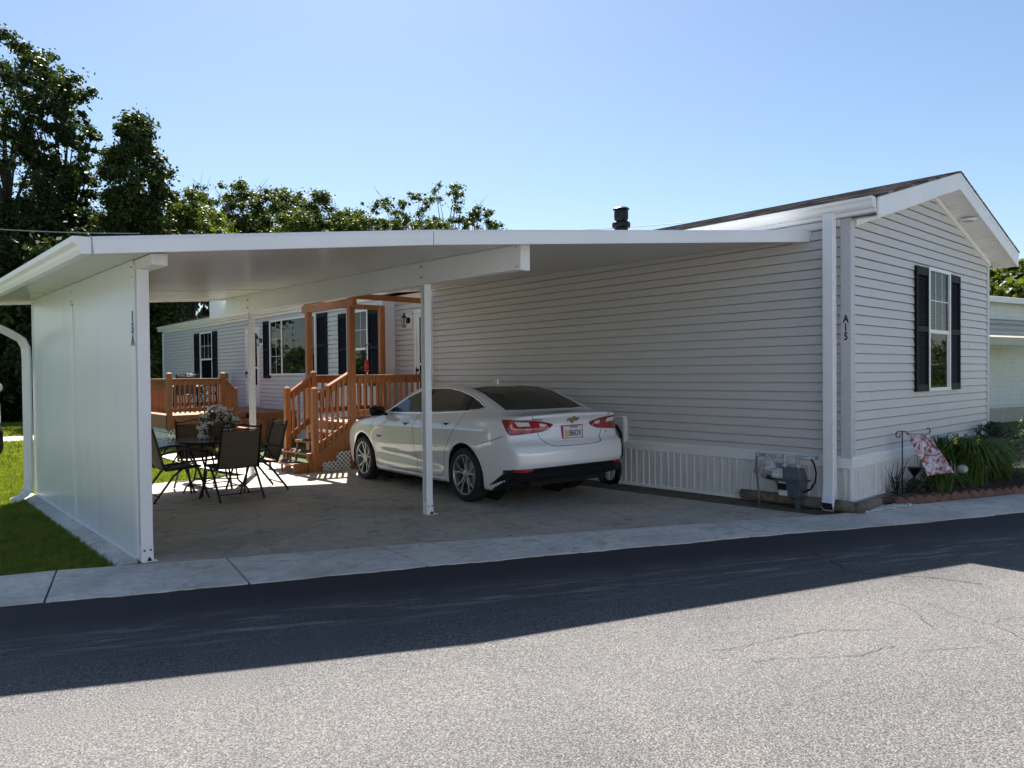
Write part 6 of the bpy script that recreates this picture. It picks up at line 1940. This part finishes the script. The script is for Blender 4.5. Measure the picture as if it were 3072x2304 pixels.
sd = o.modifiers.new("thickness", 'SOLIDIFY'); sd.thickness = .002
# solar path lamps
def solar(x, y, h, lab):
    t = thing("solar_lamp", lab, "garden lamp", (x, y, .04), 0, "solar garden lamps")
    mb = MB(); mb.tube([(0, 0, 0), (0, 0, h - .08)], .010, 8); mb.lathe([(.012, h - .09), (.05, h - .06), (.05, h - .045), (0, h - .045)], (0, 0, 0), 16); mb.build("stake", M['black'], t)
    mb = MB(); mb.lathe([(.0, h - .045), (.05, h - .044), (.062, h - .02), (.064, h + .005), (.055, h + .03), (.03, h + .05), (0, h + .055)], (0, 0, 0), 20); mb.build("globe", M['globe'], t, smooth=True)
solar(10.42, 3.02, .33, "glass globe solar lamp in front of the largest day lily")
solar(11.62, 2.58, .36, "glass globe solar lamp nearest the right edge of the picture")
t = thing("solar_lamp", "black cone-topped solar lamp just below the garden flag", "garden lamp", (9.93, 3.42, .04), 0, "solar garden lamps")
mb = MB(); mb.tube([(0, 0, 0), (0, 0, .27)], .012, 8); mb.lathe([(.012, .24), (.075, .335), (.085, .36), (0, .362)], (0, 0, 0), 18); mb.build("stake", M['black'], t)

# ================================================================== LEFT EDGE
mt_ = thing("utility_pedestal", "grey utility meter and white box on a dark red pole, far left edge", "utility meter", (1.62, 16.75, -0.15))
mb = MB(); mb.tube([(0, 0, 0), (-.02, 0, 1.55)], .035, 8); mb.build("pole", M['marker'], mt_)
mb = MB(); mb.box(-.16, .10, -.08, .08, 1.50, 2.05); mb.build("meter_box", M['galv'], mt_, bevel=.02)
mb = MB(); mb.lathe([(0, -.10), (.09, -.09), (.10, 0), (.10, .06)], (.12, -.04, 1.62), 20, 'y'); mb.build("meter_dial", M['plate'], mt_, smooth=True)
mb = MB(); mb.hexa([(.0, -.07, .96), (.18, -.07, .94), (.18, .09, .94), (.0, .09, .96), (.0, -.07, 1.36), (.17, -.07, 1.32), (.17, .09, 1.32), (.0, .09, 1.36)]); mb.build("white_box", M['white'], mt_, bevel=.015)
mb = MB(); mb.lathe([(0, .30), (.10, .34), (.14, .45), (.14, .75), (.10, .88), (0, .92)], (.09, .1, 0), 20); mb.build("dark_tank", M['black'], mt_, smooth=True)
# black trailing corner of a vehicle reaching into the left edge
vh = thing("parked_vehicle", "black vehicle of which only a wing mirror reaches in at the left edge", "vehicle", (0.45, 5.9, 0))
mb = MB()
for sx, r in ((-.17, .05), (-.12, .072), (0.0, .078), (.09, .068), (.135, .05), (.15, .015)): pass
prof = [(-.17, .045), (-.12, .060), (0.0, .066), (.09, .056), (.135, .042), (.15, .012)]
n = 14; vs = []; F = []
for dx, r in prof:
    for k in range(n):
        a = 2 * math.pi * k / n; vs.append((dx - 0.0, math.copysign(abs(math.cos(a)) ** .6, math.cos(a)) * r * .8, 1.20 + math.copysign(abs(math.sin(a)) ** .6, math.sin(a)) * r))
for i in range(len(prof) - 1):
    for k in range(n): F.append((i * n + k, i * n + (k + 1) % n, (i + 1) * n + (k + 1) % n, (i + 1) * n + k))
F.append(tuple(range(n))); F.append(tuple((len(prof) - 1) * n + k for k in range(n)))
mb.add(vs, F); mb.build("wing_mirror", M['black'], vh, smooth=True)

# overhead wires
def wire(p, q, sag, lab):
    o0 = Vector(p); mb = MB(); n = 30
    pts = [Vector(p).lerp(Vector(q), k / n) - Vector((0, 0, sag * 4 * (k / n) * (1 - k / n))) - o0 for k in range(n + 1)]
    mb.tube(pts, .018, 5); o = mb.build("overhead_wire", M['grey_metal'], None); o.location = o0; tag(o, lab, "wire", "overhead wires")

# ================================================================== NEIGHBOURING HOMES
def simple_home(name, label, loc, rotz, L, D, H, ridge, wallmat, roofmat, skirtmat, wins=(), doors=()):
    t = thing(name, label, "mobile home", loc, rotz)
    # local frame: front face at y=0 facing -y, x 0..L, depth +y
    FR = ((0, 0, 0), (1, 0, 0), (0, -1, 0))
    mb = MB(); siding(mb, FR, lambda z: (0, L), 0.6, H, 0.15)
    siding(mb, ((0, D, 0), (1, 0, 0), (0, 1, 0)), lambda z: (0, L), 0.6, H, 0.15)
    siding(mb, ((0, 0, 0), (0, 1, 0), (-1, 0, 0)), lambda z: (0, D), 0.6, H, 0.15)
    siding(mb, ((L, 0, 0), (0, 1, 0), (1, 0, 0)), lambda z: (0, D), 0.6, H, 0.15)
    mb.box(0.004, L - .004, 0.004, D - .004, 0.5, H)
    for x in (0, L):
        mb.poly([(x, 0, H), (x, D, H), (x, D / 2, H + ridge)])
    mb.build("wall", wallmat, t)
    mb = MB(); mb.box(0.02, L - .02, 0.02, D - .02, -0.3, 0.6); mb.build("skirting", skirtmat, t)
    mb = MB()
    for s in (0, 1):
        ye, yc = (-0.3, D / 2) if s == 0 else (D + 0.3, D / 2)
        ze = H - 0.3 * ridge / (D / 2)
        mb.hexa([(-.3, ye, ze), (L + .3, ye, ze), (L + .3, yc, H + ridge), (-.3, yc, H + ridge), (-.3, ye, ze + .06), (L + .3, ye, ze + .06), (L + .3, yc, H + ridge + .06), (-.3, yc, H + ridge + .06)])
    mb.build("roof", roofmat, t)
    mb = MB(); mb.box(-.32, L + .32, -.33, -.30, H - .16, H - .0); mb.box(-.32, L + .32, D + .30, D + .33, H - .16, H); mb.build("fascia", M['trim'], t)
    for (a, b, z0, z1) in wins:
        mb = MB(); f = .06
        mb.fbox(FR, a, b, z1 - f, z1, 0, .05); mb.fbox(FR, a, b, z0, z0 + f, 0, .05); mb.fbox(FR, a, a + f, z0 + f, z1 - f, 0, .05); mb.fbox(FR, b - f, b, z0 + f, z1 - f, 0, .05)
        mb.fbox(FR, a + f, b - f, (z0 + z1) / 2 - .02, (z0 + z1) / 2 + .02, 0, .045)
        w = mb.build("window", M['trim'], t)
        mb = MB(); mb.fbox(FR, a + f, b - f, z0 + f, z1 - f, .02, .03); mb.build("pane", M['pane_opaque'], w)
    for (a, b, z1) in doors:
        mb = MB(); mb.fbox(FR, a, b, .6, z1, 0, .05); mb.build("door", M['door'], t)
    return t
M['pane_opaque'] = simple("far_window_glass", (0.03, 0.035, 0.04), 0.08, var=0.1)

# home across the road, behind the photographer: it only shows in the panes and the car paint
simple_home("neighbour_home", "cream mobile home across the road, mirrored in the window panes", (16.0, -13.5, -0.2), R(155.5), 30.0, 5.0, 3.4, 0.75, M['cream'], M['navy'], M['tan'],
            wins=((3, 4.2, 1.5, 2.8), (8, 10.2, 1.5, 2.8), (14, 15.2, 1.4, 2.8), (20, 21.2, 1.4, 2.8), (26, 27.6, 1.5, 2.8)), doors=((12, 12.9, 2.7),))
# home to the right of the gable: white lap siding with a sagging metal awning
r_home = simple_home("neighbour_home", "white lap-sided mobile home with a metal awning, right of the grey gable", (20.3, 8.2, -0.1), R(-12), 17.0, 5.0, 4.0, 0.5, M['cream'], M['shingle'], M['tan'])
aw = thing("awning", "beige ribbed metal awning on the wall of the white home at the right edge", "awning", (20.3, 8.2, -0.1), R(-12))
mb = MB()
prof = [(0.02, 3.36), (-0.35, 3.26), (-0.37, 3.18), (-0.75, 3.05), (-0.77, 2.97), (-1.10, 2.86), (-1.12, 2.78), (-1.42, 2.66), (-1.45, 2.45), (-1.45, 2.40)]
for (ya, za), (yb, zb) in zip(prof[:-1], prof[1:]):
    mb.quad((-0.4, ya, za), (9.0, ya, za), (9.0, yb, zb), (-0.4, yb, zb))
    mb.quad((-0.4, ya, za - .02), (9.0, ya, za - .02), (9.0, yb, zb - .02), (-0.4, yb, zb - .02))
mb.build("awning_roof", M['tan'], aw)
mb = MB()
for x in (8.9,): mb.box(x - .03, x + .03, -1.42, -1.36, 0.0, 2.42)
mb.build("awning_post", M['trim'], aw)
# dark-roofed home seen past the end of the far deck
simple_home("neighbour_home", "small home with a dark shingled roof seen beyond the far wooden deck", (3.0, 46.0, -0.2), R(-6), 9.0, 6.0, 2.15, 2.1, M['cream'], M['navy'], M['tan'])

# ================================================================== TREES
def campt(px, py, d):
    """world point on the sight line through photo pixel (px,py) at camera depth d metres"""
    v = RW @ np.array([(px - 1536) / 2150.0, (py - 1152) / 2150.0, 1.0]) * d
    return Vector((v[0], v[1], v[2] + CAM_H))
def leaves_at(C, Rr, n, size, r, flat=0.62, shell=0.35):
    C = np.asarray(C); Rr = np.asarray(Rr)
    wts = Rr ** 2; k = r.choice(len(C), n, p=wts / wts.sum())
    d = r.normal(size=(n, 3)); d /= np.linalg.norm(d, axis=1, keepdims=True)
    rad = Rr[k] * (0.15 + np.abs(r.normal(size=n)) * 0.62)
    P = C[k] + d * rad[:, None] * np.array([1.0, 1.0, 0.75])
    nrm = d * 0.5 + r.normal(size=(n, 3)) * 0.6 + np.array([0, 0, .35]); nrm /= np.linalg.norm(nrm, axis=1, keepdims=True)
    a = np.cross(nrm, r.normal(size=(n, 3))); a /= np.linalg.norm(a, axis=1, keepdims=True)
    b = np.cross(nrm, a); s = size * r.uniform(.55, 1.35, n)[:, None]
    V = np.stack([P - a * s, P - b * s * flat, P + a * s, P + b * s * flat], 1).reshape(-1, 3)
    return V
def tree(label, x, y, h, rad, base, n, size, seed, mat, kind='round', group="trees behind the homes", clumps=90, trunk_r=None, bare=0.0, name="tree", cl=(0.5, 1.15), gz=-0.3):
    r = np.random.default_rng(seed)
    t = thing(name, label, "tree", (x, y, gz), 0, group)
    C = []; Rr = []
    H = h - base
    while len(C) < clumps:
        u = r.uniform(0, 1)
        if kind == 'round': env = math.sin(math.pi * min(1, (u * .88 + .10))) ** .6
        elif kind == 'cone': env = (1 - u) ** .62 * (0.35 + .65 * min(1, u * 5)) + .06
        else: env = .55 + .45 * math.sin(math.pi * u)
        env *= (0.80 + 0.28 * math.sin(seed + 5 * u + 2.3 * math.sin(9 * u)))
        a = r.uniform(0, 6.283); rr_ = rad * env * (r.uniform(.25, 1.0) ** .5) * (1 + .18 * math.sin(3 * a + seed))
        C.append((rr_ * math.cos(a), rr_ * math.sin(a), base + H * u * .97)); Rr.append(r.uniform(*cl) * rad * .24 * (1.15 - .55 * u))
    C = np.array(C); Rr = np.array(Rr)
    V = leaves_at(C, Rr, n, size, r)
    np_mesh("crown", V, np.arange(len(V)).reshape(-1, 4), mat, t)
    mb = MB(); tr = trunk_r or h * .018
    lean = r.normal() * .03 * h
    top = Vector((lean, r.normal() * .02 * h, h * (.86 if kind != 'round' else .74)))
    mb.tube([(0, 0, 0), top * .3 + Vector((.1, 0, 0)), top * .6, top], [tr, tr * .8, tr * .5, tr * .12], 8)
    for i in r.choice(len(C), min(len(C), 34), replace=False):
        c = Vector(C[i]); s = Vector((0, 0, 0)).lerp(top, min(.92, max(.12, (c.z / h) * .72)))
        m_ = s.lerp(c, .5) + Vector((r.normal() * .15, r.normal() * .15, r.uniform(.0, .25) * (c - s).length * .5))
        mb.tube([s, m_, c], [tr * .26, tr * .16, tr * .04], 5, cap=False)
    mb.build("trunk", M['bark'], t)
    if bare > 0:
        mb = MB()
        for k in range(int(14 * bare)):
            a = r.uniform(0, 6.283); s = Vector((0, 0, 0)).lerp(top, r.uniform(.55, .98)); L = rad * r.uniform(.6, 1.15)
            e = s + Vector((math.cos(a) * L * .75, math.sin(a) * L * .75, L * r.uniform(.5, 1.2)))
            m_ = s.lerp(e, .5) + Vector((r.normal() * .12, r.normal() * .12, .1))
            mb.tube([s, m_, e], [tr * .22, tr * .12, tr * .03], 5, cap=False)
            for q in range(6):
                f = r.uniform(.3, .95); p = s.lerp(e, f); e2 = p + Vector((r.normal(), r.normal(), abs(r.normal()) + .3)).normalized() * L * r.uniform(.15, .4)
                mb.tube([p, p.lerp(e2, .5) + Vector((r.normal() * .04, 0, 0)), e2], [tr * .06, tr * .04, tr * .015], 4, cap=False)
        mb.build("bare_branches", M['twig'], t)
    return t
def tree_px(label, px, py_top, d, rad, base, n, size, seed, mat, **kw):
    p = campt(px, py_top, d); return tree(label, p.x, p.y, p.z + .3, rad, base, n, size, seed, mat, **kw)
LD, LM, LL = M['leaf_dark'], M['leaf_mid'], M['leaf_light']
# two tall dark trees at the left
tree_px("tallest dark tree, cut by the left edge of the picture", 5, 95, 33, 4.3, 1.2, 120000, .095, 101, LD, kind='tall', clumps=420, cl=(.4, .95))
tree_px("tall dark tree with a rounded top, second from the left edge", 175, 215, 35, 2.2, 1.0, 80000, .095, 102, LD, kind='tall', clumps=360, cl=(.4, .95))
tree_px("pointed dark tree standing above the left end of the carport", 405, 318, 33, 3.1, 0.8, 95000, .09, 103, LD, kind='cone', clumps=340, cl=(.45, .95))
tree_px("low dark bushy tree low down at the far left", -60, 560, 30, 4.0, 0.2, 22000, .14, 104, LD, kind='tall', clumps=90)
tree_px("dark bushy tree filling the gap below the carport gutter", 120, 640, 31, 3.2, 0.0, 22000, .13, 105, LD, kind='tall', clumps=90)
# lower trees showing above the carport roof
LOW = [(575, 610, 38, 2.4, LL, 'round', 0, "bright yellow-green bushy tree right of the dark pointed one"),
       (670, 560, 44, 2.7, LM, 'tall', .5, "mid green tree left of the first bare-topped one"),
       (765, 535, 45, 2.5, LM, 'tall', 1.6, "tree with bare twigs poking from its top, above the carport"),
       (870, 560, 47, 2.6, LM, 'round', 2.4, "thin tree with mostly bare curved branches"),
       (960, 575, 45, 2.9, LM, 'round', 1.4, "rounded green tree with one bare leaning branch"),
       (1050, 625, 46, 2.4, LL, 'round', .6, "short leafy tree in the middle of the row"),
       (1140, 590, 47, 2.6, LM, 'round', 1.6, "sparse tree right of the short leafy one"),
       (1225, 580, 50, 2.3, LM, 'tall', 2.6, "slender tree with fanning bare grey branches"),
       (1345, 545, 50, 3.0, LM, 'round', 1.2, "loose airy tree, last tall one before the open sky"),
       (1440, 610, 50, 2.2, LM, 'round', .6, "small airy tree at the right end of the row"),
       (720, 640, 42, 2.4, LM, 'tall', 0, "low dense tree behind the carport fascia, left of the row"),
       (900, 645, 43, 2.4, LL, 'tall', 0, "low dense yellow-green tree in the second layer of the row"),
       (1090, 655, 44, 2.2, LM, 'tall', 0, "low dense tree under the sparse middle crowns"),
       (1260, 655, 46, 2.4, LM, 'tall', 0, "low dense tree below the fanning bare branches"),
       (480, 560, 37, 2.0, LM, 'tall', 0, "mid green tree between the dark pointed tree and the yellow-green one")]
for i, (px, py, d, rad, mt, kd, br, lab) in enumerate(LOW):
    airy = px > 1100 and py < 650
    tree_px(lab, px, py, d, rad * 1.25, 6.8, 15000 if airy else 30000, .085, 120 + i, mt, kind=kd, bare=br, clumps=110 if airy else 170, cl=(.28, .66) if airy else (.4, .9))
# trees between the carport and the far home seen under the roof
for i, (px, py, d, rad, mt, lab) in enumerate([(330, 640, 37, 3.6, LM, "leafy tree seen under the carport roof beyond the deck"), (560, 780, 42, 3.0, LL, "sunlit yellow-green tree seen under the carport roof behind the home"), (700, 800, 46, 3.0, LM, "green tree behind the far end of the grey home")]):
    tree_px(lab, px, py, d, rad, 0.3, 26000, .11, 140 + i, mt, kind='tall', clumps=140)
# trees on the lots to the left, out of the frame: they show in the car windows and panes
for i, (x, y, h, rd_) in enumerate([(-15, 7, 9, 3.2), (-19, 15, 11, 4), (-13, 27, 10, 3.6), (-24, 2, 10, 4)]):
    tree(("tree on the left lot, mirrored in the sedan's front window", "tall tree on the left lot, mirrored in the sedan's rear window", "tree at the back of the left lot, outside the picture", "tree farthest left, outside the picture")[i], x, y, h, rd_, 2.0, 9000, .2, 170 + i, LM, kind='round', clumps=60, group="trees on the lots to the left")
# far tree tips and hillside trees at the right
tree_px("tiny treetop just above the carport fascia near the vent", 1655, 686, 85, 2.4, 3.0, 4000, .2, 151, LM, kind='round', clumps=20)
for i, (px, py, d, rad) in enumerate([(2960, 800, 62, 5), (3010, 790, 64, 5), (3060, 775, 60, 5), (3110, 770, 63, 6), (2900, 800, 66, 5), (3170, 760, 60, 6)]):
    tree_px(("pale green hillside tree beside the gable corner", "pale green hillside tree above the awning home roof", "tallest pale green hillside tree at the right edge", "hillside tree just beyond the right edge", "hillside tree hidden mostly by the gable", "hillside tree past the right edge of the picture")[i], px, py, d, rad, 0.5, 12000, .26, 160 + i, LL, kind='round', clumps=70, group="hillside trees on the right")
# distant wooded mass closing the horizon
r = np.random.default_rng(77); C = []; Rr = []
for k in range(520):
    a = r.uniform(-0.35, 2.6); dd = r.uniform(75, 120)
    C.append((dd * math.cos(a), dd * math.sin(a), r.uniform(-1, 4.2))); Rr.append(r.uniform(2.0, 3.6))
V = leaves_at(np.array(C), np.array(Rr), 60000, .45, r)
tag(np_mesh("woodland", V, np.arange(len(V)).reshape(-1, 4), M['leaf_mid']), "far wooded mass closing the horizon behind the homes", "woodland", kind="stuff")
a_ = campt(-30, 686, 26); b_ = campt(760, 720, 40)
wire(a_, campt(420, 700, 29), 0.05, "thin wire crossing in front of the dark trees at upper left")
wire(campt(1660, 693, 40), campt(2050, 668, 30), 0.05, "thin wire passing behind the black roof vent")

# ------------------------------------------------------------------ give every separate piece of a repeated small part its own object
def split_loose(o):
    me = o.data; nv = len(me.vertices); par = list(range(nv))
    def find(a):
        while par[a] != a:
            par[a] = par[par[a]]; a = par[a]
        return a
    for p in me.polygons:
        vs = p.vertices; a = find(vs[0])
        for v in vs[1:]:
            b = find(v)
            if b != a: par[b] = a
    comps = {}
    for p in me.polygons: comps.setdefault(find(p.vertices[0]), []).append(p.index)
    if len(comps) < 2: return
    nm = o.name.split('.')[0]
    for k, (root, fl) in enumerate(comps.items()):
        mp = {}; V = []; F = []
        for fi in fl:
            f = []
            for v in me.polygons[fi].vertices:
                if v not in mp: mp[v] = len(V); V.append(me.vertices[v].co[:])
                f.append(mp[v])
            F.append(f)
        m2 = bpy.data.meshes.new(nm); m2.from_pydata(V, [], F); m2.update()
        for mm_ in me.materials: m2.materials.append(mm_)
        if me.polygons[fl[0]].use_smooth: m2.shade_smooth()
        c = o.copy(); c.data = m2; COL.objects.link(c)
    bpy.data.objects.remove(o)
for o in list(bpy.data.objects):
    if o.type == 'MESH' and o.name.split('.')[0] in ("corner_trim", "corner_post", "awning_post", "roof_joist", "wheel_well", "riser_block", "bolt", "screw", "frieze_board", "post_groove", "dial", "sticker", "underbody", "muntin", "base_trim", "fascia", "eave_fascia", "rim_board", "skirting_channel", "seats", "soffit_lens", "utility_lid"):
        split_loose(o)
